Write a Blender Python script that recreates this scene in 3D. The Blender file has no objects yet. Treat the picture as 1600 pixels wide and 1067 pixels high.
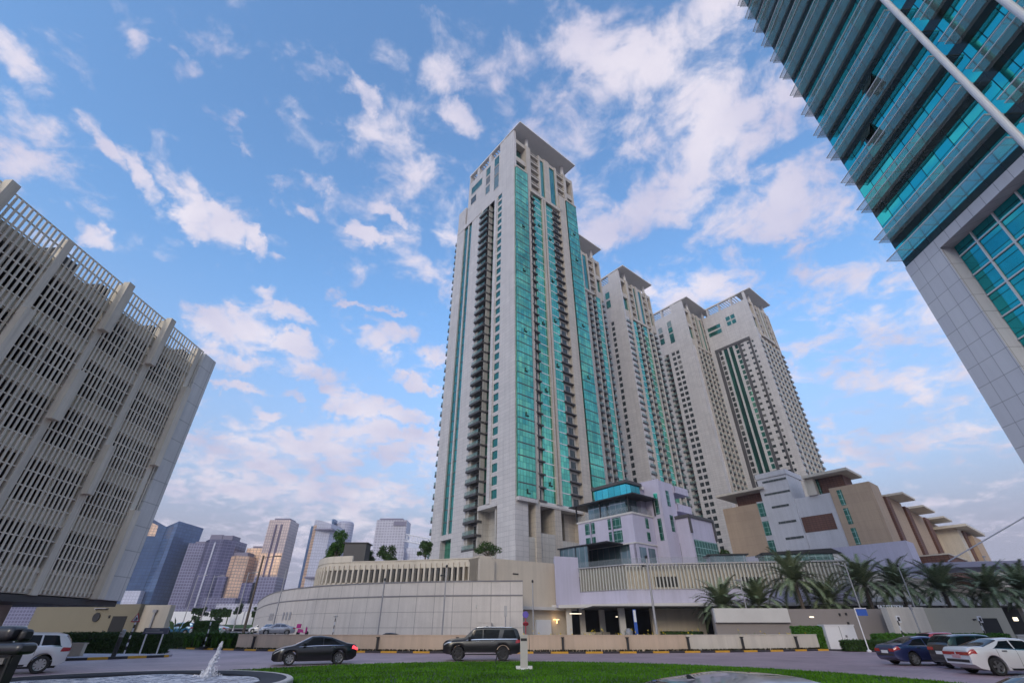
import bpy, bmesh, math, random
from math import sin, cos, tan, pi, radians, sqrt, atan2, hypot
from mathutils import Vector, Matrix
random.seed(7)
SC = bpy.context.scene
COL = SC.collection

# ---------------------------------------------------------------- camera, sky, sun, exposure
cam_d = bpy.data.cameras.new('camera'); cam = bpy.data.objects.new('camera', cam_d); COL.objects.link(cam)
cam_d.sensor_width = 36.0; cam_d.lens = 16.0; cam_d.clip_start = 0.1; cam_d.clip_end = 9000
cam.location = (0, 0, 1.85); cam.rotation_euler = (radians(90 + 32.244), 0, 0)
SC.camera = cam
SC.view_settings.view_transform = 'Standard'; SC.view_settings.look = 'None'
SC.view_settings.gamma = 1.0; SC.view_settings.exposure = 0.5
SC.view_settings.use_curve_mapping = False
SC.cycles.max_bounces = 8; SC.cycles.glossy_bounces = 4; SC.cycles.transmission_bounces = 4
SC.cycles.diffuse_bounces = 3; SC.cycles.transparent_max_bounces = 12; SC.cycles.volume_bounces = 0
SC.cycles.caustics_reflective = False; SC.cycles.caustics_refractive = False

SUN_AZ, SUN_EL = -164.0, 23.0          # degrees from +Y towards +X
world = bpy.data.worlds.new('World'); SC.world = world; world.use_nodes = True
nt = world.node_tree; nt.nodes.clear()
def wn(t, **k):
    n = nt.nodes.new(t)
    for a, b in k.items(): setattr(n, a, b)
    return n
def wl(a, b): nt.links.new(a, b)
def wmath(op, a, b=None, c=None):
    n = wn('ShaderNodeMath', operation=op)
    for i, v in enumerate((a, b, c)):
        if v is None: continue
        if isinstance(v, (int, float)): n.inputs[i].default_value = v
        else: wl(v, n.inputs[i])
    return n.outputs[0]
out = wn('ShaderNodeOutputWorld'); bg = wn('ShaderNodeBackground'); wl(bg.outputs[0], out.inputs[0])
sky = wn('ShaderNodeTexSky', sky_type='NISHITA', sun_disc=False)
sky.sun_elevation = radians(SUN_EL); sky.sun_rotation = radians(SUN_AZ)
sky.air_density = 1.25; sky.dust_density = 1.6; sky.ozone_density = 2.2; sky.altitude = 0
tc = wn('ShaderNodeTexCoord')
DIR = tc.outputs['Generated']
sep = wn('ShaderNodeSeparateXYZ'); wl(DIR, sep.inputs[0]); DZ = sep.outputs[2]
zc = wmath('MAXIMUM', wmath('ADD', DZ, 0.22), 0.05)
px_, py_ = wmath('DIVIDE', sep.outputs[0], zc), wmath('DIVIDE', sep.outputs[1], zc)
cmb = wn('ShaderNodeCombineXYZ'); wl(px_, cmb.inputs[0]); wl(py_, cmb.inputs[1])
def wnoise(scale, detail, rough, off, dist=0.0):
    mp = wn('ShaderNodeMapping'); wl(cmb.outputs[0], mp.inputs[0]); mp.inputs['Location'].default_value = off
    n = wn('ShaderNodeTexNoise'); wl(mp.outputs[0], n.inputs['Vector'])
    n.inputs['Scale'].default_value = scale; n.inputs['Detail'].default_value = detail
    n.inputs['Roughness'].default_value = rough; n.inputs['Distortion'].default_value = dist
    return n.outputs[0]
fb1 = wnoise(10.5, 9, 0.60, (3.1, 1.7, 0.4), 0.35)
fb2 = wnoise(3.6, 4, 0.5, (8.1, 4.7, 1.4), 0.2)
fb3 = wnoise(17.0, 4, 0.6, (1.1, 0.7, 5.4), 0.3)
# cloud banks: direction, half sizes, weight, tilt
BLOBS = [(.236,.450,.861,.13,.083,.8,0),(.337,.368,.867,.13,.065,.7,0),(.411,.509,.756,.17,.09,.9,0),(.273,.641,.717,.19,.07,.95,0),
(.494,.579,.648,.18,.062,.95,0),(.116,.406,.907,.093,.058,.7,0),(.012,.435,.900,.072,.054,.6,0),(-.121,.469,.875,.061,.049,.6,0),
(.039,.597,.801,.105,.052,.5,0),(-.291,.511,.809,.073,.049,.5,0),(-.372,.430,.823,.056,.028,.4,0),(.407,.702,.584,.166,.051,.7,0),
(.526,.717,.457,.144,.06,.55,0),(-.205,.585,.785,.077,.051,.55,0),(-.178,.739,.650,.096,.082,.55,0),(-.214,.679,.702,.067,.067,.5,0),
(-.703,.394,.592,.07,.045,.9,-.5),(-.610,.478,.632,.055,.02,.8,-.6),(-.545,.563,.6215,.095,.028,.95,-.55),(-.490,.618,.614,.052,.014,.8,-.2),
(-.641,.425,.639,.044,.018,.7,-.5),(-.668,.515,.537,.036,.018,.8,-.3),(-.524,.7015,.483,.08,.042,1.0,-.1),(-.578,.659,.481,.034,.025,.8,-.4),
(-.4365,.771,.464,.07,.028,1.0,0),(-.382,.821,.424,.08,.034,1.0,-.1),(-.248,.815,.523,.07,.033,1.0,0),(-.341,.729,.593,.034,.018,.7,-.2),
(-.212,.870,.446,.045,.017,.95,0),(-.280,.879,.386,.11,.024,.9,0),(-.440,.854,.276,.26,.055,.75,0),(-.4045,.885,.230,.29,.052,.8,0),
(-.289,.9005,.325,.165,.043,.85,0),(.622,.740,.256,.129,.043,.6,0),(.684,.650,.330,.082,.051,.55,0),(.597,.694,.402,.068,.045,.5,0),
(-.268,.878,.397,.036,.012,.7,0),(-.526,.736,.427,.05,.02,.8,-.1),(-.439,.815,.3785,.04,.012,.7,0),(-.166,.85,.50,.045,.022,.6,0),
(-.680,.316,.662,.052,.022,.5,-.5),(.30,.50,.81,.30,.22,.42,0),(.50,.66,.56,.28,.17,.42,0),(.02,.52,.85,.22,.16,.34,0),(-.18,.66,.73,.16,.14,.36,0),(-0.543,0.683,0.489,0.052,0.023,.95,-.15),(-0.436,0.732,0.524,0.044,0.024,.95,-.15),(-0.440,0.752,0.491,0.032,0.015,.95,-.15),(-0.285,0.471,0.835,0.046,0.031,.95,-.15),(-0.359,0.581,0.730,0.037,0.018,.5,-.15),(-0.444,0.549,0.708,0.038,0.017,.5,-.15),(-0.434,0.578,0.691,0.031,0.014,.5,-.15),(-0.238,0.661,0.711,0.039,0.022,.95,-.15),(-0.366,0.497,0.787,0.041,0.017,.5,-.15),(-0.673,0.428,0.603,0.015,0.012,.5,-.15),(-0.330,0.868,0.370,0.060,0.016,.95,-.15),(-0.202,0.918,0.342,0.062,0.023,.95,-.15),(-0.516,0.765,0.385,0.039,0.012,.95,-.15),(-0.408,0.859,0.310,0.049,0.015,.95,-.15),(-0.535,0.792,0.295,0.048,0.011,.95,-.15),(-0.153,0.851,0.502,0.042,0.023,.95,-.15),(-0.482,0.674,0.560,0.025,0.015,.5,-.15),(-0.295,0.678,0.673,0.039,0.025,.95,-.15),(-0.470,0.489,0.735,0.026,0.014,.5,-.15),(-0.551,0.348,0.759,0.027,0.017,.5,-.15),(-0.677,0.320,0.663,0.034,0.013,.5,-.15),(-0.517,0.388,0.763,0.024,0.025,.5,-.15),(-0.101,0.527,0.844,0.058,0.039,.95,-.15),(-0.407,0.608,0.681,0.037,0.015,.5,-.15),(-0.319,0.754,0.575,0.034,0.013,.95,-.15),(-0.270,0.774,0.573,0.037,0.013,.95,-.15),(-0.471,0.812,0.344,0.037,0.012,.95,-.15),(-0.358,0.883,0.305,0.088,0.021,.95,-.15),(.62,.66,.42,.25,.2,.42,0),(-.25,.52,.81,.16,.12,.36,0),(-.30,.93,.15,.30,.05,.6,0),(.45,.87,.14,.35,.05,.5,0)]
acc = None
# ragged edges: the direction is jostled a little before the banks are measured
wz = wn('ShaderNodeTexNoise'); wl(DIR, wz.inputs['Vector']); wz.inputs['Scale'].default_value = 7.5; wz.inputs['Detail'].default_value = 6; wz.inputs['Roughness'].default_value = .62
ws_ = wn('ShaderNodeVectorMath', operation='SUBTRACT'); wl(wz.outputs['Color'], ws_.inputs[0]); ws_.inputs[1].default_value = (.5, .5, .5)
wv_ = wn('ShaderNodeVectorMath', operation='SCALE'); wl(ws_.outputs[0], wv_.inputs[0]); wv_.inputs['Scale'].default_value = .16
wa_ = wn('ShaderNodeVectorMath', operation='ADD'); wl(DIR, wa_.inputs[0]); wl(wv_.outputs[0], wa_.inputs[1]); BDIR = wa_.outputs[0]
for (x, y, z, sx, sy, w, tilt) in BLOBS:
    d = Vector((x, y, z)).normalized(); r = Vector((d.y, -d.x, 0)).normalized(); u = r.cross(d)
    rr = r * cos(tilt) + u * sin(tilt); uu = u * cos(tilt) - r * sin(tilt)
    m = Matrix((rr, d, uu)).transposed()
    mp = wn('ShaderNodeMapping', vector_type='TEXTURE'); wl(BDIR, mp.inputs[0])
    mp.inputs['Location'].default_value = d; mp.inputs['Rotation'].default_value = m.to_euler('XYZ')
    mp.inputs['Scale'].default_value = (sx, 1.0, sy)
    ln = wn('ShaderNodeVectorMath', operation='LENGTH'); wl(mp.outputs[0], ln.inputs[0])
    mr = wn('ShaderNodeMapRange', interpolation_type='SMOOTHERSTEP'); wl(ln.outputs['Value'], mr.inputs[0])
    mr.inputs[1].default_value = 0.15; mr.inputs[2].default_value = 1.55; mr.inputs[3].default_value = w; mr.inputs[4].default_value = 0.0
    acc = mr.outputs[0] if acc is None else wmath('MAXIMUM', acc, mr.outputs[0])
# elsewhere in the sky (out of the photograph) the same broken cloud goes on
back = wn('ShaderNodeMapRange'); wl(sep.outputs[1], back.inputs[0])
back.inputs[1].default_value = 0.25; back.inputs[2].default_value = -0.15; back.inputs[3].default_value = 0.0; back.inputs[4].default_value = 0.55
dens = wmath('ADD', wmath('ADD', wmath('MAXIMUM', acc, back.outputs[0]), wmath('MULTIPLY', wmath('SUBTRACT', fb1, 0.5), 2.9)),
             wmath('ADD', wmath('MULTIPLY', wmath('SUBTRACT', fb2, 0.5), 0.7), wmath('MULTIPLY', wmath('SUBTRACT', fb3, 0.5), 0.8)))
cm = wn('ShaderNodeMapRange', interpolation_type='SMOOTHSTEP'); wl(dens, cm.inputs[0])
cm.inputs[1].default_value = 0.12; cm.inputs[2].default_value = 0.98; cm.inputs[3].default_value = 0; cm.inputs[4].default_value = 0.92
# clear-sky colour: Nishita, tinted, with the pale lilac evening veil low down
tint = wn('ShaderNodeMix', data_type='RGBA', blend_type='MULTIPLY'); tint.inputs[0].default_value = 1.0
wl(sky.outputs[0], tint.inputs[6]); tint.inputs[7].default_value = (1.75, 2.25, 2.65, 1)
SKYTINT = tint
veil = wn('ShaderNodeMapRange', interpolation_type='SMOOTHSTEP'); wl(DZ, veil.inputs[0])
veil.inputs[1].default_value = 0.62; veil.inputs[2].default_value = 0.02; veil.inputs[3].default_value = 0.0; veil.inputs[4].default_value = 0.92
low = wn('ShaderNodeMapRange', interpolation_type='SMOOTHSTEP'); wl(DZ, low.inputs[0]); low.inputs[1].default_value = .46; low.inputs[2].default_value = .10; low.inputs[3].default_value = 0; low.inputs[4].default_value = .96
VEIL = wn('ShaderNodeMix', data_type='RGBA'); wl(wmath('MAXIMUM', veil.outputs[0], low.outputs[0]), VEIL.inputs[0]); wl(tint.outputs[2], VEIL.inputs[6])
VEIL.inputs[7].default_value = (3.55, 3.45, 4.4, 1)
ccol = wn('ShaderNodeMix', data_type='RGBA'); 
cz = wn('ShaderNodeMapRange'); wl(fb2, cz.inputs[0]); cz.inputs[1].default_value = .3; cz.inputs[2].default_value = .7
wl(cz.outputs[0], ccol.inputs[0]); ccol.inputs[6].default_value = (4.9, 4.8, 6.4, 1); ccol.inputs[7].default_value = (7.7, 7.2, 7.9, 1)
mixc = wn('ShaderNodeMix', data_type='RGBA'); wl(cm.outputs[0], mixc.inputs[0]); wl(VEIL.outputs[2], mixc.inputs[6]); wl(ccol.outputs[2], mixc.inputs[7])
wl(mixc.outputs[2], bg.inputs[0]); bg.inputs[1].default_value = 0.085

sun_d = bpy.data.lights.new('sun', 'SUN'); sun = bpy.data.objects.new('sun', sun_d); COL.objects.link(sun)
sun_d.energy = 0.7; sun_d.angle = radians(20); sun_d.color = (1.0, 0.84, 0.67)
_sd = Vector((sin(radians(SUN_AZ)) * cos(radians(SUN_EL)), cos(radians(SUN_AZ)) * cos(radians(SUN_EL)), sin(radians(SUN_EL))))
sun.rotation_euler = _sd.to_track_quat('Z', 'Y').to_euler()

# ---------------------------------------------------------------- materials
def new_mat(name):
    m = bpy.data.materials.new(name); m.use_nodes = True
    return m, m.node_tree, m.node_tree.nodes['Principled BSDF']
def plain(name, col, rough=0.6, metal=0.0, var=0.12, scale=0.6, coat=0.0, emit=None, alpha=None, streak=0.0):
    m, t, b = new_mat(name); L = t.links
    b.inputs['Roughness'].default_value = rough; b.inputs['Metallic'].default_value = metal
    if coat: b.inputs['Coat Weight'].default_value = coat; b.inputs['Coat Roughness'].default_value = 0.04
    if var:
        c = t.nodes.new('ShaderNodeTexCoord'); n = t.nodes.new('ShaderNodeTexNoise'); L.new(c.outputs['Object'], n.inputs['Vector'])
        n.inputs['Scale'].default_value = scale; n.inputs['Detail'].default_value = 6; n.inputs['Roughness'].default_value = .65
        r = t.nodes.new('ShaderNodeMapRange'); L.new(n.outputs[0], r.inputs[0])
        r.inputs[1].default_value = .25; r.inputs[2].default_value = .75; r.inputs[3].default_value = 1 - var; r.inputs[4].default_value = 1 + var
        h = t.nodes.new('ShaderNodeMix'); h.data_type = 'RGBA'; h.blend_type = 'MULTIPLY'; h.inputs[0].default_value = 1
        h.inputs[6].default_value = (*col, 1); L.new(r.outputs[0], h.inputs[7]); L.new(streaks(t, c, h.outputs[2], streak) if streak else h.outputs[2], b.inputs['Base Color'])
    else: b.inputs['Base Color'].default_value = (*col, 1)
    if emit: b.inputs['Emission Color'].default_value = (*emit[0], 1); b.inputs['Emission Strength'].default_value = emit[1]
    if alpha is not None: b.inputs['Alpha'].default_value = alpha
    return m
def streaks(t, c, col, amt):
    """rain streaks: noise drawn out down the wall"""
    L = t.links; mp = t.nodes.new('ShaderNodeMapping'); L.new(c.outputs['Object'], mp.inputs[0]); mp.inputs['Scale'].default_value = (1.3, 1.3, .05)
    n = t.nodes.new('ShaderNodeTexNoise'); L.new(mp.outputs[0], n.inputs['Vector']); n.inputs['Scale'].default_value = 1.0; n.inputs['Detail'].default_value = 5; n.inputs['Roughness'].default_value = .7
    r = t.nodes.new('ShaderNodeMapRange'); L.new(n.outputs[0], r.inputs[0]); r.inputs[1].default_value = .30; r.inputs[2].default_value = .62; r.inputs[3].default_value = 1 - amt; r.inputs[4].default_value = 1.03
    h = t.nodes.new('ShaderNodeMix'); h.data_type = 'RGBA'; h.blend_type = 'MULTIPLY'; h.inputs[0].default_value = 1; L.new(col, h.inputs[6]); L.new(r.outputs[0], h.inputs[7]); return h.outputs[2]
def panel(name, c1, c2, line, bw, bh, lw, rough=0.5, metal=0.0, offset=0.0, weather=0.12, spec=0.5, tilt=0.0, wscale=.12, streak=0.0, blind=0.0):
    """stone panels, brick, or glass panes laid out in the object's own metres: u = x + y, v = z"""
    m, t, b = new_mat(name); L = t.links
    c = t.nodes.new('ShaderNodeTexCoord'); s = t.nodes.new('ShaderNodeSeparateXYZ'); L.new(c.outputs['Object'], s.inputs[0])
    a = t.nodes.new('ShaderNodeMath'); L.new(s.outputs[0], a.inputs[0]); L.new(s.outputs[1], a.inputs[1])
    k = t.nodes.new('ShaderNodeCombineXYZ'); L.new(a.outputs[0], k.inputs[0]); L.new(s.outputs[2], k.inputs[1])
    br = t.nodes.new('ShaderNodeTexBrick'); L.new(k.outputs[0], br.inputs['Vector'])
    br.offset = offset; br.offset_frequency = 2; br.squash = 1.0
    br.inputs['Color1'].default_value = (*c1, 1); br.inputs['Color2'].default_value = (*c2, 1); br.inputs['Mortar'].default_value = (*line, 1)
    br.inputs['Scale'].default_value = 1.0; br.inputs['Mortar Size'].default_value = lw; br.inputs['Mortar Smooth'].default_value = .1
    br.inputs['Bias'].default_value = 0.0; br.inputs['Brick Width'].default_value = bw; br.inputs['Row Height'].default_value = bh
    n = t.nodes.new('ShaderNodeTexNoise'); L.new(c.outputs['Object'], n.inputs['Vector']); n.inputs['Scale'].default_value = wscale; n.inputs['Detail'].default_value = 7
    n.inputs['Roughness'].default_value = .7
    r = t.nodes.new('ShaderNodeMapRange'); L.new(n.outputs[0], r.inputs[0]); r.inputs[1].default_value = .3; r.inputs[2].default_value = .7
    r.inputs[3].default_value = 1 - weather; r.inputs[4].default_value = 1 + weather
    h = t.nodes.new('ShaderNodeMix'); h.data_type = 'RGBA'; h.blend_type = 'MULTIPLY'; h.inputs[0].default_value = 1
    L.new(br.outputs[0], h.inputs[6]); L.new(r.outputs[0], h.inputs[7])
    if streak: L.new(streaks(t, c, h.outputs[2], streak), b.inputs['Base Color'])
    else: L.new(h.outputs[2], b.inputs['Base Color'])
    b.inputs['Roughness'].default_value = rough; b.inputs['Metallic'].default_value = metal; b.inputs['Specular IOR Level'].default_value = spec
    if blind:  # some rooms have their curtains drawn
        ge_ = t.nodes.new('ShaderNodeNewGeometry'); st = t.nodes.new('ShaderNodeMapRange'); L.new(ge_.outputs['Random Per Island'], st.inputs[0])
        st.inputs[1].default_value = 1 - blind; st.inputs[2].default_value = 1.0; st.inputs[3].default_value = 0; st.inputs[4].default_value = .75
        bl_ = t.nodes.new('ShaderNodeMix'); bl_.data_type = 'RGBA'; L.new(st.outputs[0], bl_.inputs[0]); L.new(h.outputs[2], bl_.inputs[6]); bl_.inputs[7].default_value = (.36, .35, .32, 1); L.new(bl_.outputs[2], b.inputs['Base Color'])
    if tilt:   # each pane sits a hair out of true, so its reflection jumps at the joints
        cell = t.nodes.new('ShaderNodeVectorMath'); cell.operation = 'DIVIDE'; L.new(k.outputs[0], cell.inputs[0]); cell.inputs[1].default_value = (bw, bh, 1)
        fl = t.nodes.new('ShaderNodeVectorMath'); fl.operation = 'FLOOR'; L.new(cell.outputs[0], fl.inputs[0])
        wnz = t.nodes.new('ShaderNodeTexWhiteNoise'); wnz.noise_dimensions = '3D'; L.new(fl.outputs[0], wnz.inputs[0])
        sb = t.nodes.new('ShaderNodeVectorMath'); sb.operation = 'SUBTRACT'; L.new(wnz.outputs['Color'], sb.inputs[0]); sb.inputs[1].default_value = (.5, .5, .5)
        sc_ = t.nodes.new('ShaderNodeVectorMath'); sc_.operation = 'SCALE'; L.new(sb.outputs[0], sc_.inputs[0]); sc_.inputs['Scale'].default_value = tilt
        ge = t.nodes.new('ShaderNodeNewGeometry'); ad = t.nodes.new('ShaderNodeVectorMath'); L.new(ge.outputs['Normal'], ad.inputs[0]); L.new(sc_.outputs[0], ad.inputs[1])
        no = t.nodes.new('ShaderNodeVectorMath'); no.operation = 'NORMALIZE'; L.new(ad.outputs[0], no.inputs[0]); L.new(no.outputs[0], b.inputs['Normal'])
    return m
def leaf(name, c1, c2, rough=.6):
    m, t, b = new_mat(name); L = t.links
    g = t.nodes.new('ShaderNodeNewGeometry'); x = t.nodes.new('ShaderNodeMix'); x.data_type = 'RGBA'
    L.new(g.outputs['Random Per Island'], x.inputs[0]); x.inputs[6].default_value = (*c1, 1); x.inputs[7].default_value = (*c2, 1)
    L.new(x.outputs[2], b.inputs['Base Color']); b.inputs['Roughness'].default_value = rough; b.inputs['Specular IOR Level'].default_value = .2
    return m
def clear_glass(name, col, alpha, rough=.05):
    m, t, b = new_mat(name); b.inputs['Base Color'].default_value = (*col, 1); b.inputs['Roughness'].default_value = rough
    b.inputs['Alpha'].default_value = alpha; b.inputs['Specular IOR Level'].default_value = .8
    return m

MT = {}
MT['stone'] = panel('white_stone', (.60,.565,.545), (.54,.51,.495), (.35,.335,.335), 2.4, 1.15, .035, .45, weather=.07, streak=.10)
MT['stone_shaded'] = panel('shaded_stone', (.54,.48,.405), (.49,.435,.37), (.31,.285,.26), 2.0, 1.15, .03, .55, weather=.10, streak=.14)  # right-hand tower faces: their duller, warmer light is put into this stone
MT['stone_pale'] = panel('pale_stone', (.50,.47,.42), (.46,.43,.39), (.29,.27,.25), 2.2, 1.5, .035, .55, weather=.12, streak=.14)
MT['concrete'] = plain('painted_concrete', (.60,.57,.54), .6, var=.08, scale=.3)
MT['slab_dark'] = plain('dark_grey_render', (.075,.07,.07), .6)
MT['soffit'] = plain('roof_soffit', (.64,.61,.58), .7, var=.05)
MT['glass_teal'] = panel('teal_glass', (.18,.60,.415), (.09,.39,.305), (.03,.13,.095), 1.05, 3.47, .05, .07, .86, weather=.34, tilt=.05, wscale=.06)
MT['glass_blue'] = panel('blue_teal_glass', (.07,.34,.29), (.05,.27,.25), (.015,.07,.07), 1.05, 3.47, .05, .07, .88, weather=.15, tilt=.02)
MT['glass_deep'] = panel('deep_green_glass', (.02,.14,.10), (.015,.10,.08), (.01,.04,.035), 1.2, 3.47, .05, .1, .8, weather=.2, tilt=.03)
MT['win_teal'] = panel('window_teal', (.04,.22,.18), (.03,.17,.15), (.02,.08,.07), 1.25, 6.0, .05, .08, .8, weather=.1, tilt=.03, blind=.25)
MT['win_dark'] = panel('window_dark', (.03,.045,.045), (.05,.06,.055), (.25,.24,.23), 1.4, 2.3, .05, .12, .35, weather=.2, blind=.35)
MT['white'] = plain('white_paint', (.74,.73,.74), .5, var=.04)
MT['rail_glass'] = clear_glass('rail_glass', (.10,.24,.22), .34)
MT['clear_rail'] = clear_glass('clear_rail', (.30,.34,.36), .16)
MT['dark_metal'] = plain('dark_metal', (.03,.03,.033), .45, .3, var=.1)
MT['black'] = plain('black_rubber', (.012,.012,.013), .7, var=.05)
MT['steel'] = plain('galvanised_steel', (.38,.37,.38), .45, .4, var=.1)

# ---------------------------------------------------------------- builders
class MB:
    def __init__(s): s.v = []; s.f = []; s.m = []; s.sm = False
    def q(s, pts, mi=0):
        n = len(s.v); s.v += [tuple(p) for p in pts]; s.f.append(tuple(range(n, n + len(pts)))); s.m.append(mi); return s
    def box(s, x0, x1, y0, y1, z0, z1, mi=0):
        if x0 > x1: x0, x1 = x1, x0
        if y0 > y1: y0, y1 = y1, y0
        n = len(s.v)
        s.v += [(x0,y0,z0),(x1,y0,z0),(x1,y1,z0),(x0,y1,z0),(x0,y0,z1),(x1,y0,z1),(x1,y1,z1),(x0,y1,z1)]
        for f in ((0,3,2,1),(4,5,6,7),(0,1,5,4),(1,2,6,5),(2,3,7,6),(3,0,4,7)):
            s.f.append(tuple(n + i for i in f)); s.m.append(mi)
        return s
    def prism(s, poly, z0, z1, mi=0, top=None, capm=None):
        """poly: (x, y) counter-clockwise; top: optional other outline at z1"""
        n = len(poly); b = len(s.v); tp = top or poly
        s.v += [(p[0], p[1], z0) for p in poly] + [(p[0], p[1], z1 if len(p) < 3 else p[2]) for p in tp]
        for i in range(n):
            j = (i + 1) % n; s.f.append((b + i, b + j, b + n + j, b + n + i)); s.m.append(mi)
        s.f.append(tuple(b + n + i for i in range(n))); s.m.append(mi if capm is None else capm)
        s.f.append(tuple(b + i for i in reversed(range(n)))); s.m.append(mi if capm is None else capm)
        return s
    def tube(s, p0, p1, r0, r1=None, n=10, mi=0, cap=True):
        r1 = r0 if r1 is None else r1; p0, p1 = Vector(p0), Vector(p1); d = (p1 - p0).normalized()
        a = d.orthogonal().normalized(); b_ = d.cross(a); k = len(s.v)
        for p, r in ((p0, r0), (p1, r1)):
            for i in range(n):
                t = 2 * pi * i / n; s.v.append(tuple(p + (a * cos(t) + b_ * sin(t)) * r))
        for i in range(n):
            j = (i + 1) % n; s.f.append((k + i, k + j, k + n + j, k + n + i)); s.m.append(mi)
        if cap:
            s.f.append(tuple(k + i for i in reversed(range(n)))); s.m.append(mi)
            s.f.append(tuple(k + n + i for i in range(n))); s.m.append(mi)
        return s
    def lathe(s, prof, c=(0,0,0), n=24, mi=0):
        k = len(s.v); m = len(prof)
        for i in range(n):
            t = 2 * pi * i / n
            for r, z in prof: s.v.append((c[0] + r * cos(t), c[1] + r * sin(t), c[2] + z))
        for i in range(n):
            j = (i + 1) % n
            for a in range(m - 1):
                s.f.append((k + i*m + a, k + j*m + a, k + j*m + a + 1, k + i*m + a + 1)); s.m.append(mi)
        return s
    def grid(s, rows, mi=0, close=False):
        k = len(s.v); n = len(rows[0])
        for r in rows: s.v += [tuple(p) for p in r]
        for i in range(len(rows) - 1):
            for j in range(n if close else n - 1):
                j2 = (j + 1) % n
                s.f.append((k + i*n + j, k + i*n + j2, k + (i+1)*n + j2, k + (i+1)*n + j)); s.m.append(mi)
        return s
    def add(s, o, off=(0,0,0)):
        k = len(s.v); s.v += [(p[0]+off[0], p[1]+off[1], p[2]+off[2]) for p in o.v]
        s.f += [tuple(k + i for i in f) for f in o.f]; s.m += o.m; return s
    def mesh(s, name, mats, smooth=False):
        me = bpy.data.meshes.new(name); me.from_pydata(s.v, [], s.f)
        for m in (mats if isinstance(mats, (list, tuple)) else [mats]): me.materials.append(m)
        me.polygons.foreach_set('material_index', s.m)
        if smooth:
            me.polygons.foreach_set('use_smooth', [True] * len(s.f))
            me.update()
            try: me.set_sharp_from_angle(angle=radians(38))
            except Exception: pass
        me.update(); return me
def link(o, parent=None):
    COL.objects.link(o)
    if parent is not None: o.parent = parent
    return o
def part(name, mb, mats, parent=None, smooth=False, label=None, loc=None):
    o = bpy.data.objects.new(name, mb.mesh(name, mats, smooth)); link(o, parent)
    if label: o['label'] = label
    if loc: o.location = loc
    return o
def empty(name, loc=(0,0,0), rz=0.0):
    o = bpy.data.objects.new(name, None); o.empty_display_size = .5; o.location = loc; o.rotation_euler = (0, 0, rz); return link(o)
def tag(o, label, cat, group=None):
    o['label'] = label; o['category'] = cat
    if group: o['group'] = group
    return o
def thing(name, label, cat, loc=(0,0,0), rz=0.0, group=None): return tag(empty(name, loc, rz), label, cat, group)
def solo(name, mb, mats, label, cat, group=None, smooth=False, loc=None, rz=0.0):
    o = part(name, mb, mats, None, smooth); tag(o, label, cat, group)
    if loc: o.location = loc
    o.rotation_euler = (0, 0, rz); return o
def setting(name, mb, mats, smooth=False):
    o = part(name, mb, mats, None, smooth); o['kind'] = 'structure'; return o
def dup(o, loc, rz, label, group=None, scale=None):
    """a thing again, with copies of its parts and their sub-parts"""
    def cp(s, par):
        c = s.copy(); COL.objects.link(c)
        if par is not None: c.parent = par
        for ch in s.children: cp(ch, c)
        return c
    r = cp(o, None); r.location = loc; r.rotation_euler = (0, 0, rz); r['label'] = label
    if group: r['group'] = group
    if scale: r.scale = (scale,) * 3
    return r
def repeats(name, items, mats, parent, child=None, cap=100):
    """items: (key mesh-builder, offset) nearest first; the first `cap` are parts of their own, the rest one mass.
       child = (name, {id(mb): mb}, mats) adds a sub-part to each"""
    cache = {}
    for mb, off in items[:cap]:
        k = id(mb)
        if k not in cache:
            cache[k] = (mb.mesh(name, mats), child[1][k].mesh(child[0], child[2]) if child else None)
        o = bpy.data.objects.new(name, cache[k][0]); link(o, parent); o.location = off
        if child:
            c = bpy.data.objects.new(child[0], cache[k][1]); link(c, o)
    if len(items) > cap:
        r = MB(); rc = MB()
        for mb, off in items[cap:]:
            r.add(mb, off)
            if child: rc.add(child[1][id(mb)], off)
        o = part(name, r, mats, parent); o['kind'] = 'stuff'
        if child:
            c = part(child[0], rc, child[2], o); c['kind'] = 'stuff'
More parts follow.
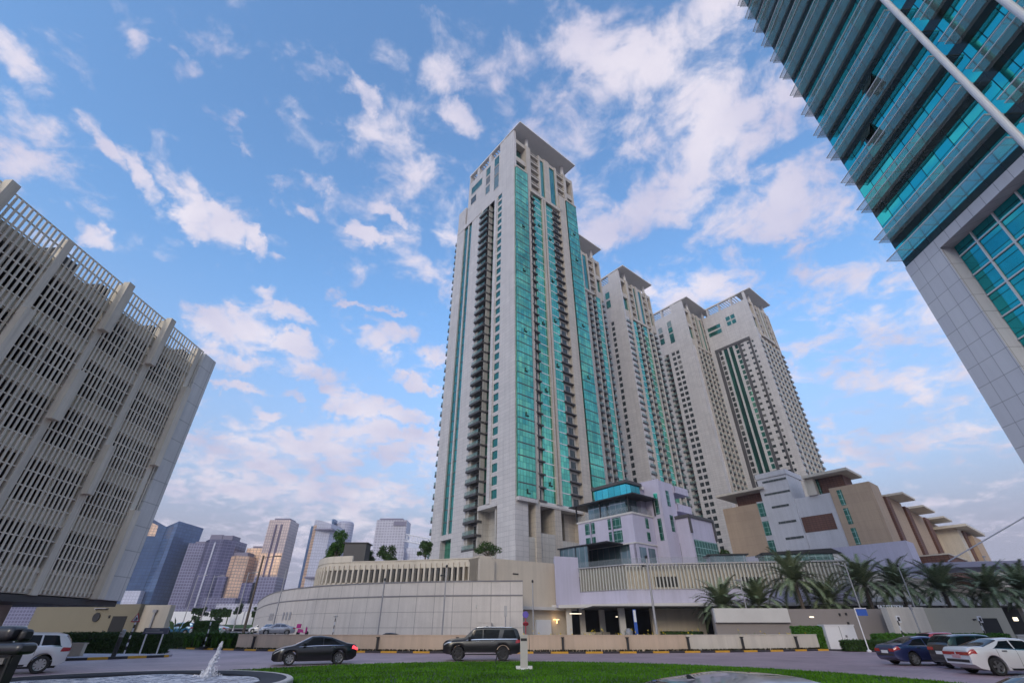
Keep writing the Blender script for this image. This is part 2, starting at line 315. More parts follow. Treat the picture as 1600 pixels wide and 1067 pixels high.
# ---------------------------------------------------------------- apartment towers
# tower frame: x runs along the right-hand face, y along the left-hand face, z up, origin at the near corner
def fbox(face, mb, s0, s1, d0, d1, z0, z1, mi=0):
    if face == 'R': mb.box(s0, s1, -d1, -d0, z0, z1, mi)
    else: mb.box(-d1, -d0, s0, s1, z0, z1, mi)
def foff(face, s, d, z): return (s, -d, z) if face == 'R' else (-d, s, z)
DEEP = -4.2
class Tower:
    def __init__(s, label, org, W, Lf, z0, nfl, fh, group='apartment towers in a row'):
        s.root = thing('apartment_tower', label, 'tower', (org[0], org[1], 0), radians(40), group)
        s.W, s.Lf, s.z0, s.n, s.fh = W, Lf, z0, nfl, fh; s.zt = z0 + nfl * fh
        s.wall, s.grey, s.glass, s.gblue, s.deep, s.dark, s.pale, s.spand, s.soff = (MB() for _ in range(9))
        s.win, s.bal, s.led, s.ven, s.dwin = [], [], [], [], []; s.rails = {}; s.proto = {}; s.bands = {'floor_band': [], 'spandrel': []}
    def P(s, key, make):
        if key not in s.proto: s.proto[key] = make()
        return s.proto[key]
    def band(s, kind, face, a, b, d0, d1, z0, z1):
        def mk():
            m = MB(); fbox(face, m, 0, b - a, d0, d1, 0, z1 - z0); return m
        s.bands[kind].append((s.P((kind, face, round(b - a, 2), round(d0, 3), round(d1, 3), round(z1 - z0, 2)), mk), foff(face, a, 0, z0)))
    def levels(s, z0=None): return [s.z0 + i * s.fh for i in range(s.n)]
    def cols(s, face, spec):
        for c in spec:
            t, a, b, d = c[:4]; o = c[4] if len(c) > 4 else {}
            zb, zt = o.get('zb', s.z0), o.get('zt', s.zt)
            tgt = {'w': s.wall, 'g': s.grey, 'd': s.dark}[o.get('m', 'g' if face == 'R' else 'w')]
            lv = [z for z in (zb + i * s.fh for i in range(80)) if z + s.fh <= zt + .3]
            if t == 'pier': fbox(face, tgt, a, b, DEEP, d, zb, zt)
            elif t == 'gbox':
                g = s.gblue if o.get('blue') else s.glass
                fbox(face, g, a, b, DEEP, d, zb, zt)
                for z in lv: s.band('floor_band', face, a - .02, b + .02, d - .3, d + .03, z - .16, z + .16)
                fbox(face, tgt, a - .1, b + .1, DEEP, d + .12, zt, zt + .9); fbox(face, s.wall, a - .15, b + .3, DEEP, d + .15, zb - .9, zb)
            elif t == 'glass':
                g = s.deep if o.get('deep') else (s.gblue if o.get('blue') else s.glass)
                fbox(face, g, a, b, DEEP, d, zb, zt)
                if not o.get('deep'):
                    for z in lv: s.band('spandrel' if not o.get('blue') else 'floor_band', face, a, b, d - .2, d + .06, z - .13, z + .13)
            elif t == 'win':        # flush wall with a window per storey
                w0, w1 = o.get('w', (a + .25, b - .25)); h = o.get('h', 2.2); dk = o.get('dark')
                fbox(face, tgt, a, b, DEEP, d - .22, zb, zt)
                for z in lv: fbox(face, tgt, a, b, d - .25, d, z + 1.0 + h - s.fh + (.0), z + 1.0)
                fbox(face, tgt, a, w0, d - .24, d - .003, zb, zt); fbox(face, tgt, w1, b, d - .24, d - .003, zb, zt)
                def mk(face=face, w=w1 - w0, h=h):
                    m = MB(); fbox(face, m, 0, w, -.04, 0, 0, h); return m
                p = s.P(('win', face, round(w1 - w0, 2), h, dk), mk)
                for z in lv: (s.dwin if dk else s.win).append((p, foff(face, w0, d - .17, z + 1.0)))
            elif t == 'ledge':      # recessed windows under a dark ledge on every storey
                w0, w1 = o['w']; h = o.get('h', 2.1)
                fbox(face, s.pale, a, b, DEEP, d - .5, zb, zt)
                def mk(w=w1 - w0, h=h, face=face):
                    m = MB(); fbox(face, m, 0, w, -.05, 0, 0, h); return m
                p = s.P(('lw', face, round(w1 - w0, 2), h), mk)
                def mkl(w=b - a, face=face):
                    m = MB(); fbox(face, m, -.3, w + .3, 0, 1.0, 0, .38); return m
                q = s.P(('led', face, round(b - a, 2)), mkl)
                for z in lv:
                    s.dwin.append((p, foff(face, w0, d - .44, z + .7))); s.led.append((q, foff(face, a, d - .5, z - .1)))
            elif t == 'balc':       # loggia: dark door wall at the back, slab, glass rail, pale cross wall
                dep = o.get('dep', 1.9); pr = o.get('pr', .35); pw = o.get('pw', (b - a) * .3)
                fbox(face, s.pale, a, b, DEEP, d - dep, zb, zt)
                if pw: fbox(face, s.pale, b - pw, b, d - dep, d - .05, zb, zt)
                def mk(w=b - a, face=face, dep=dep, pr=pr, h=s.fh):
                    m = MB(); fbox(face, m, -.05, w + .05, -dep + .003, pr, -.36, .26, 0)
                    fbox(face, m, .3, w * .62, -dep + .004, -dep + .06, .24, h - .75, 1); return m
                def mkr(w=b - a, face=face, pr=pr):
                    m = MB(); fbox(face, m, 0, w, pr - .09, pr - .04, .24, 1.25); return m
                k = ('b', face, round(b - a, 2), dep, pr); p = s.P(k, mk)
                if id(p) not in s.rails: s.rails[id(p)] = mkr()
                for z in lv: s.bal.append((p, foff(face, a, d, z)))
            elif t == 'slot':       # deep dark recess
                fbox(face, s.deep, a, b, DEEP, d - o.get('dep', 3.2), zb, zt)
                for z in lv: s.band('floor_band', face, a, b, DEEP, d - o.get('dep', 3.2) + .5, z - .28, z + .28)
            elif t == 'vents':      # top-hung sashes standing open: their shaded gaps painted as dark strips
                for k in o['k']:
                    z = zb + k * s.fh + 1.15
                    def mkv(face=face):
                        m = MB()
                        fbox(face, m, 0, .14, .02, .30, .0, 1.0); fbox(face, m, 0, 1.0, .02, .34, -.14, .02); return m
                    s.ven.append((s.P(('v', face), mkv), foff(face, a, d, z)))
    def crown(s, zt2, zroof, over=4.0, Lc=31.5, white=9.0, rw=(), lw=()):
        """penthouse storeys: right face with recesses and louvres, left face with windows, then the canopy roof"""
        W, z1 = s.W, s.zt; z2 = zt2; k = W / 34.0
        s.grey.box(1.2, W - .4, 4.2, Lc - 1, z1, z2 - .6)            # core behind
        def R(mb, a, b, d0, d1, za, zb): fbox('R', mb, a * k, b * k, d0, d1, z1 + za * (z2 - z1), z1 + zb * (z2 - z1))
        for a, b, d in ((.3, 1.0, -.02), (6.2, 8.6, .4), (13.2, 14.2, .25), (16.4, 19.4, .35), (22.8, 24, .25), (28, 29.6, .4), (33.2, 34.2, .1)): R(s.grey, a, b, DEEP, d, 0, 1)
        R(s.grey, 1.0, 6.2, DEEP, -.06, 0, .18); R(s.grey, 1.0, 6.2, DEEP, -.06, .50, .60); R(s.grey, 1.0, 6.2, DEEP, -.05, .92, 1)
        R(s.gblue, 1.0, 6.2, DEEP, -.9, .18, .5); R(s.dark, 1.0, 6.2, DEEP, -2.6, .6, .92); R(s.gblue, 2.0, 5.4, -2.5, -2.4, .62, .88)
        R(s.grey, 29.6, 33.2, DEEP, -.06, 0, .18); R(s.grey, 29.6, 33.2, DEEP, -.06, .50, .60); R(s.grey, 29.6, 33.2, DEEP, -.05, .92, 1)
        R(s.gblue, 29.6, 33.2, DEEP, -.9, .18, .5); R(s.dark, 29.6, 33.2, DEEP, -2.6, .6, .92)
        for a, b in ((8.6, 13.2), (24, 28)):
            R(s.pale, a, b, DEEP, -1.6, 0, 1)
            for i in range(6):
                z = .04 + i * .165; R(s.grey, a, b, -1.6, .15, z, z + .03); R(s.grey, a, b, -.15, .1, z + .06, z + .075)
            R(s.dark, a + .8, b - .8, -1.7, -1.5, .02, .95)
        R(s.gblue, 14.2, 16.4, DEEP, -.2, .02, .93); R(s.grey, 14.2, 16.4, DEEP, -.05, .93, 1)
        R(s.gblue, 19.4, 22.8, DEEP, -.2, .02, .93); R(s.grey, 19.4, 22.8, DEEP, -.05, .93, 1)
        fbox('R', s.grey, 8 * k, 25 * k, DEEP, .75, z1 - .3, z1 + 1.3)       # ledge under the penthouse
        # left face
        s.wall.box(.02, 1.2, .0, Lc, z1, z2); s.wall.box(.02, 1.1, 0, white, z2, zroof - .45)
        for a, b in rw: s.wall.box(.03, 2.2, a, b, z2, zroof - .4)
        def mkw(w, h):
            m = MB(); fbox('L', m, 0, w, -.1, 0, 0, h); return m
        for a, b, za, zb, dk in lw:
            p = mkw(b - a, zb - za); (s.dwin if dk else s.win).append((p, (.0, a, za)))
            s.wall.box(-.1, .03, a - .12, a, za - .12, zb + .12); s.wall.box(-.1, .03, b, b + .12, za - .12, zb + .12)
            s.wall.box(-.1, .03, a, b, zb, zb + .12); s.wall.box(-.1, .03, a, b, za - .12, za)
        s.wall.box(.6, W - .3, Lc - .5, Lc, z1, z2); s.wall.box(W - .5, W - .2, 4, Lc, z1, z2)
        # canopy: solid over the right-hand face, open louvres behind
        rf = MB(); rf.box(-.15, W - 1.4, -over, 5.5, zroof - .15, zroof + .45); rf.box(-.15, 1.1, 5.5, Lc, zroof - .45, zroof + .45)
        rf.box(W - 2.2, W - 1.4, 5.5, Lc, zroof - .45, zroof + .45); rf.box(1.1, W - 2.2, Lc - 1.1, Lc, zroof - .45, zroof + .45)
        y = 7.0
        while y < Lc - 1.6:
            rf.box(1.1, W - 2.2, y, y + .45, zroof - .3, zroof + .3); y += 1.5
        part('canopy_roof', rf, MT['soffit'], s.root)
        cm_ = MB(); 
        for x in (7.4 * k, 28.6 * k): cm_.tube((x, .6, z2 - .2), (x, .6, zroof - .4), .85, n=14)
        for x in (W - 1.2,):
            cm_.tube((x, Lc - 1.5, z2 - .2), (x, Lc - 1.5, zroof - .4), .7, n=12)
        part('roof_column', cm_, MT['concrete'], s.root)
    def done(s, wall=None):
        r = s.root
        for n, mb, m in (('wall', s.wall, wall or MT['stone']), ('pier', s.grey, MT['stone_shaded']), ('curtain_wall', s.glass, MT['glass_teal']),
                         ('blue_curtain_wall', s.gblue, MT['glass_blue']), ('recess_glazing', s.deep, MT['glass_deep']), ('dark_panel', s.dark, MT['slab_dark']),
                         ('recess_wall', s.pale, MT['stone_pale']), ('soffit', s.soff, MT['soffit'])):
            if mb.v: part(n, mb, m, r)
        key = lambda t: t[1][2]
        wins = [(a, b, 0) for a, b in s.win] + [(a, b, 1) for a, b in s.dwin]; wins.sort(key=lambda t: t[1][2])
        first = wins[:100]; rest = wins[100:]
        for lst, m in (([t[:2] for t in first if not t[2]], MT['win_teal']), ([t[:2] for t in first if t[2]], MT['win_dark'])):
            if lst: repeats('window', lst, m, r)
        if rest:
            q = MB()
            for a, b, k in rest:
                n0 = len(q.m); q.add(a, b); q.m[n0:] = [k] * (len(q.m) - n0)
            o = part('window', q, [MT['win_teal'], MT['win_dark']], r); o['kind'] = 'stuff'
        if s.bal: s.bal.sort(key=key); repeats('balcony', s.bal, [MT['slab_dark'], MT['win_dark']], r, ('railing', s.rails, MT['rail_glass']))
        if s.led: s.led.sort(key=key); repeats('ledge', s.led, MT['slab_dark'], r)
        for kd, mt_ in (('floor_band', MT['slab_dark']), ('spandrel', MT['white'])):
            if s.bands[kd]: s.bands[kd].sort(key=key); repeats(kd, s.bands[kd], mt_, r)
        if s.ven: repeats('open_sash', s.ven, MT['dark_metal'], r)

# --- the near tower
FH = 3.47
t1 = Tower('tallest apartment tower nearest the road, teal glass strips and white stone corner', (.8, 115), 34.4, 38.5, 29.4, 34, FH)
t1.cols('R', [('gbox', .45, 6.3, .9, {'zt': 155.6, 'm': 'g'}), ('pier', 6.4, 8.0, .35, {'zb': 13}),
    ('ledge', 8.0, 10.0, .1, {'w': (8.5, 9.2), 'h': 2.3}), ('glass', 10.0, 14.0, .06), ('pier', 14.0, 14.75, .7), ('pier', 14.75, 15.25, .1), ('pier', 15.25, 16.0, .7),
    ('glass', 16.0, 20.1, .06), ('ledge', 20.1, 24.2, .1, {'w': (21.2, 23.3), 'h': 2.0}), ('pier', 24.3, 27.9, .75, {'zb': 13, 'zt': 157}), ('gbox', 28.2, 34.3, 1.0, {'zt': 156.4, 'zb': 15.2, 'blue': False}),
    ('vents', 3.2, 0, .9, {'k': (0, 6, 10, 14, 21, 27)}), ('vents', 12, 0, .1, {'k': (1, 9, 16, 29)}), ('vents', 17.6, 0, .1, {'k': (12, 17, 22, 28)}), ('vents', 31, 0, 1.0, {'k': (12, 18, 27, 31), 'zb': 29.4})])
t1.cols('L', [('pier', 0, 7.15, -.02, {'zb': 13}), ('win', 7.15, 10.2, -.05, {'w': (7.5, 9.9), 'h': 2.3}), ('pier', 10.2, 11.6, .35),
    ('slot', 11.6, 15.6, 0, {'dep': 1.75}), ('balc', 15.6, 21.0, 0.0, {'dep': 1.5, 'pr': .9, 'pw': 1.2, 'zb': 29.4 - 3 * FH}), ('pier', 21.0, 27.4, .1, {'zb': 13}),
    ('glass', 27.4, 29.6, -.35, {'blue': 1, 'zb': 24.4}), ('pier', 29.6, 30.3, .02, {'zb': 24.4}), ('glass', 30.3, 32.9, -.35, {'blue': 1, 'zb': 24.4}), ('pier', 32.9, 38.3, .12, {'zb': 13, 'zt': 161})])
# slot side wall, parapets over the strips, back-corner balconies
t1.pale.box(.05, 1.74, 15.45, 15.62, 29.4, t1.zt)
sb_ = MB(); sb_.box(-.05, 1.73, 15.36, 15.46, -.36, .26)
for z in t1.levels(): t1.bands['floor_band'].append((sb_, (0, 0, z)))
t1.wall.box(-.25, 4, 21.0, 38.3, t1.zt, t1.zt + 2.2); t1.wall.box(0, 4, 15.4, 21, t1.zt, t1.zt + 2.0); t1.wall.box(.3, 4.2, 10.2, 15.4, t1.zt, t1.zt + 1.2)
t1.wall.box(-.02, 4.2, 27.4, 32.9, 23.0, 24.4)
bk = MB(); bk.box(0, 4.5, 0, 2.5, -.4, .3); bkr = MB(); bkr.box(0, 4.5, 2.42, 2.47, .3, 1.4); bkr.box(0, .05, 0, 2.4, .3, 1.4); t1.rails[id(bk)] = bkr
for i in range(-4, 34): t1.bal.append((bk, (.7, 38.3, 29.4 + i * FH)))
t1.wall.box(.5, 30, 37.0, 38.29, 13, 161); t1.pale.box(33.3, 34.2, 4.2, 37, 13, 160)
t1.grey.box(4.25, 33.3, 4.25, 36.9, 28.9, 148)
# the open storeys at the foot: tall piers, stone back walls, parapets
t1.soff.box(.9, 27.9, -.3, 9, 28.6, 29.35); t1.soff.box(.2, 9, 7.2, 15.9, 28.6, 29.36); t1.wall.box(-.1, .4, 7.15, 15.6, 28.4, 29.5)
t1.wall.box(7.4, 24.3, -.2, .4, 28.3, 29.4)
t1.pale.box(.9, 34, 8.6, 9.2, 13, 28.7); t1.pale.box(6.1, 6.5, 7.2, 16, 13, 28.7); t1.pale.box(1.2, 6.4, .05, .7, 13, 20.6); t1.pale.box(8.0, 24.3, .05, .7, 13, 20.8)
t1.pale.box(8, 14, .06, .3, 20.8, 21.9); t1.grey.box(13.4, 15.8, .0, 5, 13, 28.7); t1.grey.box(4.3, 6.6, 2.6, 8.8, 13, 28.7); t1.grey.box(20.4, 24.4, 3.5, 8.8, 13, 28.7)
t1.pale.box(.4, 6.5, 15.7, 16.3, 13, 28.7); t1.pale.box(3.9, 6.5, 9, 16, 13, 28.6); t1.wall.box(-1, 3, 15.4, 21.0, 17.0, 18.7)
t1.deep.box(2.2, 2.8, 16.3, 20.6, 13, 17.0); t1.pale.box(0, 3, 20.6, 21.0, 13, 17.0); t1.glass.box(1.6, 2.2, 27.4, 32.9, 13, 23.0)
t1.crown(174.8, 180.6, 4.2, 31.7, 9.2, rw=((15.4, 17.2), (24.2, 25.8), (31.0, 31.6)),
    lw=[(9.6, 12.8, 153.5, 161.5, 0), (9.6, 12.8, 162.2, 167.4, 0), (9.6, 12.8, 168.1, 173.4, 0), (15.6, 18.6, 167.6, 172.4, 0), (15.6, 18.6, 162, 166.4, 1), (15.6, 18.6, 156, 160.5, 0), (21.5, 29.5, 166.0, 170.4, 0), (25.5, 29.5, 159.3, 163.4, 1)])
t1.done()

def back_tower(label, org, W, Lf, rc, lc, zt2=171, zr=180.6, nfl=38, z0=15.5, Lc=None, **kw):
    t = Tower(label, org, W, Lf, z0, nfl, FH); t.cols('R', rc); t.cols('L', lc)
    t.grey.box(4.25, W - .3, 4.25, Lf - .3, 10, t.zt + .5)
    t.pale.box(.6, W - .3, Lf - .31, Lf, 10, t.zt); t.pale.box(W - .31, W, 4, Lf - .3, 10, t.zt); return t
# --- second tower, mostly hidden behind the first
t2 = back_tower('apartment tower showing only its edge behind the tallest one', (23.0, 170.2), 33, 30,
    [('pier', 0, 3, .2), ('gbox', 3, 8, .8), ('pier', 8, 12, .3), ('glass', 12, 16, .05), ('pier', 16, 19.8, .3), ('balc', 19.8, 22.6, .1, {'pw': .8}), ('pier', 22.6, 23.6, .3),
     ('balc', 23.6, 26.6, .1, {'pw': .8}), ('glass', 26.6, 29.6, .3), ('pier', 29.6, 30.6, .5), ('balc', 30.6, 33, .1, {'pw': 0})],
    [('pier', 0, 30, .05)])
t2.crown(174.8, 180.6, 4, 29, 8); t2.done()
# --- third
t3 = back_tower('apartment tower with a plain white corner, third in the row', (59.3 + 2.6, 200.4 + 3.1), 29.5, 30,
    [('balc', .7, 4.6, .05, {'pw': 1.0}), ('pier', 4.6, 6.6, .35), ('glass', 6.6, 9.6, .15), ('balc', 9.6, 12.2, .1, {'pw': .7}), ('pier', 12.2, 13.3, .3), ('balc', 13.3, 16.2, .1, {'pw': .7}),
     ('glass', 16.2, 19.2, .35), ('pier', 19.2, 20.6, .6), ('balc', 20.6, 24.2, .1, {'pw': .9}), ('pier', 24.2, 25.6, .4), ('balc', 25.6, 29.3, .1, {'pw': 0})],
    [('pier', 0, 7.2, -.02), ('win', 7.2, 10.2, -.05, {'w': (7.7, 9.7), 'h': 2.3, 'dark': 1}), ('pier', 10.2, 13, .1), ('balc', 13, 17, 0), ('pier', 17, 30, .05)])
t3.crown(174.8, 180.6, 4, 29, 7.5, rw=((14, 16), (22, 24)), lw=[(8, 11, 164, 168.5, 0), (8, 11, 157.5, 162.5, 0)]); t3.done()
# --- fourth
t4 = back_tower('apartment tower with two columns of small dark windows on white', (106 + 2.6, 230 + 3.1), 29.5, 31,
    [('slot', .6, 3.8, .05, {'dep': 1.2}), ('pier', 3.8, 5.6, .5), ('balc', 5.6, 8.2, .1, {'pw': .6}), ('pier', 8.2, 9.6, .5), ('balc', 9.6, 12.6, .1, {'pw': 0}), ('pier', 12.6, 14.2, .6), ('balc', 14.2, 17.2, .1, {'pw': .6}),
     ('pier', 17.2, 18.8, .5), ('balc', 18.8, 21.8, .1, {'pw': .6}), ('pier', 21.8, 23.4, .5), ('balc', 23.4, 26.2, .1, {'pw': .5}), ('pier', 26.2, 27.2, .4), ('balc', 27.2, 29.4, .1, {'pw': 0})],
    [('pier', 0, 8.6, -.02), ('win', 8.6, 11.6, -.05, {'w': (9.0, 11.2), 'h': 2.1, 'dark': 1}), ('win', 11.6, 14.6, -.05, {'w': (12.0, 14.2), 'h': 2.1, 'dark': 1}), ('pier', 14.6, 16.2, 0),
     ('balc', 16.2, 19.6, 0, {'pw': 1.1}), ('pier', 19.6, 22.2, .05), ('slot', 22.2, 22.9, 0, {'dep': .4}), ('win', 22.9, 24.6, -.05, {'w': (23.0, 24.5), 'h': 2.9, 'm': 'd'}), ('slot', 24.6, 25.3, 0, {'dep': .4}), ('pier', 25.3, 31, .05)])
t4.crown(174.8, 180.6, 4, 30.5, 8.5, rw=((15, 16), (22, 23)), lw=[(10, 13, 165.5, 169.5, 0), (10, 13, 161, 165, 0), (10, 13, 153.5, 160.2, 0), (17, 20, 164, 168, 0), (17, 20, 160.4, 163, 1), (17, 20, 155.5, 159.6, 0), (24, 27, 161, 165, 0)]); t4.done()
# --- fifth
t5 = back_tower('apartment tower with dark framed green glass strips, last in the row', (142.2 + 2.6, 221 + 3.1), 29.5, 30,
    [('balc', .6, 3.2, .05, {'pw': 1.6}), ('pier', 3.2, 6.0, .3), ('balc', 6.0, 8.6, .1, {'pw': .6}), ('pier', 8.6, 10.2, .5), ('balc', 10.2, 13.2, .1, {'pw': .5}), ('pier', 13.2, 15.0, .5), ('balc', 15, 18.6, .1, {'pw': .6}),
     ('pier', 18.6, 20.2, .5), ('balc', 20.2, 23.6, .1, {'pw': .6}), ('pier', 23.6, 25.4, .5), ('balc', 25.4, 29.4, .1, {'pw': .5})],
    [('pier', 0, 3.4, -.02), ('win', 3.4, 5.0, -.05, {'w': (3.6, 4.8), 'h': 1.5, 'dark': 1}), ('pier', 5.0, 6.2, .02, {'m': 'd'}), ('win', 6.2, 8.6, -.05, {'w': (6.2, 7.6), 'h': 1.5, 'dark': 1}), ('win', 8.6, 11.2, -.06, {'w': (9.5, 11.2), 'h': 1.5, 'dark': 1}),
     ('pier', 11.2, 12.8, .03, {'m': 'd'}), ('win', 12.8, 15.0, -.05, {'w': (13.0, 14.8), 'h': 2.6}), ('pier', 15.0, 16.0, .5), ('glass', 16, 18.4, -.1, {'deep': 1}), ('pier', 18.4, 19.3, .5),
     ('glass', 19.3, 21.9, -.1, {'deep': 1}), ('pier', 21.9, 22.9, .5), ('win', 22.9, 25.2, -.05, {'w': (23.1, 25), 'h': 2.6, 'dark': 1}), ('pier', 25.2, 27.2, .03, {'m': 'd'}), ('pier', 27.2, 30, .0)])
t5.dark.box(-.2, 1.5, 5.0, 27.2, t5.zt, t5.zt + 2.0)
t5.wall.box(.02, 4.2, 0, 30, t5.zt, t5.zt + 2.2); t5.zt += 2.2
t5.crown(174.8, 180.6, 4, 29.8, 1.5, rw=((9, 9.8), (17, 17.8), (25, 25.8), (29, 29.6)), lw=[(9.5, 12, 165.5, 168.3, 0), (12.6, 15.2, 165.5, 168.3, 0), (9.5, 12, 161.8, 164.6, 0), (12.6, 15.2, 161.8, 164.6, 0), (19.5, 28, 163.5, 166.2, 0), (19.5, 28, 159.6, 162.4, 0)])
sh = MB(); fbox('R', t5.grey, 29.6, 31.6, -20, -.4, 10, 150)
for z in (t5.z0 + i * FH for i in range(38)): fbox('R', t5.pale, 29.8, 31.9, -.45, .4, z - .2, z + 1.0); fbox('R', t5.dark, 30.0, 31.2, -.5, -.36, z + 1.2, z + 3.0)
t5.done()
# ---------------------------------------------------------------- car park on the left, behind a screen of battens
MT['batten'] = plain('batten_paint', (.78,.70,.57), .6, var=.14, scale=.35)
MT['parapet'] = plain('garage_parapet', (.80,.72,.59), .75, var=.12, scale=.4, streak=.28)
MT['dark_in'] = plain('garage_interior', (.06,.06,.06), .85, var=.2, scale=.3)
g = thing('parking_garage', 'multi storey car park screened by pale vertical battens', 'car park', (-27.7, 36.7, 0), radians(-2.2))
Z0, Z1, LEN = 3.5, 22.7, 46.0
OPEN = [(17.95, 20.2), (14.65, 16.9), (11.35, 13.6), (8.05, 10.3), (4.9, 7.0)]
PIER = [-2.2, -6.5, -11.0, -15.5, -19.8, -24.2, -28.6, -33.0, -37.4, -41.8]
bat = MB(); y = -1.75
while y > -LEN:
    if min(abs(y - p) for p in PIER) > .30: bat.box(.10, .165, y - .058, y + .058, Z0 + .1, Z1 + (.12))
    y -= .315
part('batten_screen', bat, MT['batten'], g)
rail = MB()
for z in [Z0 + .35 + i * .825 for i in range(24)]: rail.box(.05, .12, -LEN, -1.6, z - .035, z + .035)
part('screen_rail', rail, MT['batten'], g)
par = MB(); prev = 20.15 + .95
zs = [Z0 + .05] + [v for o in reversed(OPEN) for v in o] + [21.1]
for a, b in zip(zs[0::2], zs[1::2]): par.box(-.08, .03, -LEN, -1.5, a, b)
for p in PIER:
    for o in OPEN: par.box(-.09, .025, p - 2.30, p - 2.10, o[0], o[1])
part('parapet', par, MT['parapet'], g)
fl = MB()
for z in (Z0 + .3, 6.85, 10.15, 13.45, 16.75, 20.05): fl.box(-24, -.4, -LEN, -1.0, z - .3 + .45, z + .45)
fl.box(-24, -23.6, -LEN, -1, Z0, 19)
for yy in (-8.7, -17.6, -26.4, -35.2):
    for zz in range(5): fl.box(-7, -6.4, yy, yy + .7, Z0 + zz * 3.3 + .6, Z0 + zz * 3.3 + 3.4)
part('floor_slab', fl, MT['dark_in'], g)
for p in PIER[::2]:
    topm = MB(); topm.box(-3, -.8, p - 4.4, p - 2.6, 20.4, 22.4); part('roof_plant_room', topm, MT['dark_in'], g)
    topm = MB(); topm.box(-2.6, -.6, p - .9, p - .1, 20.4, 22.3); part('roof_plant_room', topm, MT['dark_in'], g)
DEEPZ = {0: [(12.4, 19.0), (3.5, 9.1)], 1: [(18.8, 22.95), (9.2, 12.45)], 2: [(18.9, 22.95), (12.5, 15.8)], 3: [(10.2, 17.4)], 4: [(18.9, 23.0), (5, 9)], 5: [(12.4, 19)], 6: [(18.8, 23), (9.2, 12.4)], 7: [(12.5, 19)], 8: [(18.8, 23)], 9: [(12.5, 19)]}
for i, p in enumerate(PIER):
    m = MB(); m.box(-.3, .20, p - .22, p + .22, Z0, Z1 + .05)
    for a, b in DEEPZ[i]: m.box(.20, .66, p - .26, p + .26, a, b)
    part('pilaster', m, MT['parapet'], g)
e = MB(); e.box(-24, .3, -1.6, 0, Z0, Z1)
part('end_wall', e, panel('garage_end_panels', (.78,.76,.72), (.73,.71,.67), (.50,.49,.46), 8, 1.65, .03, .5, streak=.15), g)
so = MB(); so.box(-24, .05, -LEN, -.02, Z0 - .35, Z0 - .01)
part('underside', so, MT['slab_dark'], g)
for yy in (-3.2, -12.4, -21.6, -30.8):
    for xx in (-5.0, -16):
        c = MB(); c.box(xx - .4, xx + .4, yy - .4, yy + .4, 0, Z0 - .35); part('column', c, MT['parapet'], g)
lampm = plain('lamp_strip', (1, .8, .5), emit=((1.0, .62, .25), 1.8), var=0)
for yy, zz, n in ((-10.6, 9.95, 1), (-3.4, 10.0, 0)):
    if n: 
        m = MB(); m.box(-3.2, -3.0, yy - .75, yy + .75, zz - .15, zz - .03); part('ceiling_lamp', m, lampm, g)
dl = plain('daylight_panel', (.75,.76,.80), .6, var=0)
m = MB(); m.box(-9, -8.8, -13, -10.8, 5.3, 6.4); m.box(-9, -8.8, -6.2, -5.4, 8.4, 9.6); part('daylight_glimpse', m, dl, g)  # pale panels: daylight through the far side, painted as colour

# ---------------------------------------------------------------- glass office block on the right
MT['turq'] = panel('turquoise_glass', (.035,.62,.58), (.03,.50,.52), (.008,.05,.06), 1.45, 2.0, .04, .05, .9, weather=.15, tilt=.03)
MT['turq_dark'] = panel('dark_glass_reflection', (.008,.025,.024), (.012,.032,.03), (.004,.008,.008), 1.45, 4.0, .03, .08, .2, weather=.2)
MT['portal'] = panel('pale_metal_panels', (.62,.62,.64), (.58,.58,.61), (.30,.30,.32), 1.15, 1.55, .022, .4, weather=.05, streak=.07)
MT['mullion'] = plain('pale_mullion', (.62,.64,.66), .4, var=.04)
MT['shelf_glass'] = clear_glass('shelf_glass', (.78,.86,.84), .27, .12)
MT['shelf_grey'] = plain('perforated_shelf', (.55,.58,.55), .6, var=.1, scale=2, alpha=.34)
b = thing('glass_office_block', 'turquoise glass office block with rows of projecting sun shelves', 'office block', (35.05, 30.7, 0), radians(-2.2))
END = -62.0; TOP = 112.4
gl = MB(); gl.box(0, 30, END, 0, 28.95, TOP); part('curtain_wall', gl, MT['turq'], b)
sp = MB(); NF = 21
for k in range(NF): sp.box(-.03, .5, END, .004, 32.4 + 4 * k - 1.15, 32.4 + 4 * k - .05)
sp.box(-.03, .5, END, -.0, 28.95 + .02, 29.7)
part('reflection_band', sp, MT['turq_dark'], b)  # dark strips: the mirrored underside of each shelf, painted onto the glass
pf = MB(); pf.box(-.12, 1.4, -3.45, .03, 0, 28.94); pf.box(-.12, 1.4, END, -3.45, 28.02, 28.94); part('portal_frame', pf, MT['portal'], b)
ig = MB(); ig.box(.95, 1.5, END, -3.5, 0, 28.0); part('portal_glazing', ig, panel('portal_glass', (.025,.42,.44), (.015,.30,.34), (.01,.10,.10), 50, .98, .04, .06, .85, weather=.25, tilt=.03), b)
mu = MB(); y = -5.2
while y > END: mu.box(.83, .95, y - .06, y + .06, .2, 28.0); y -= 1.95
z = 27.0
while z > 0:
    mu.box(.85, .95, END, -3.5, z - .05, z + .05); z -= 1.96
part('mullion_grid', mu, MT['mullion'], b)
COLS = [-12.9, -17.3, -29.5, -33.8, -46, -50.3]
for c in COLS:
    m = MB(); m.tube((-1.75, c, 24), (-1.75, c, TOP), .22, n=14); part('facade_column', m, MT['mullion'], b)
segs = [(-12.2, .02), (END, -13.25)]
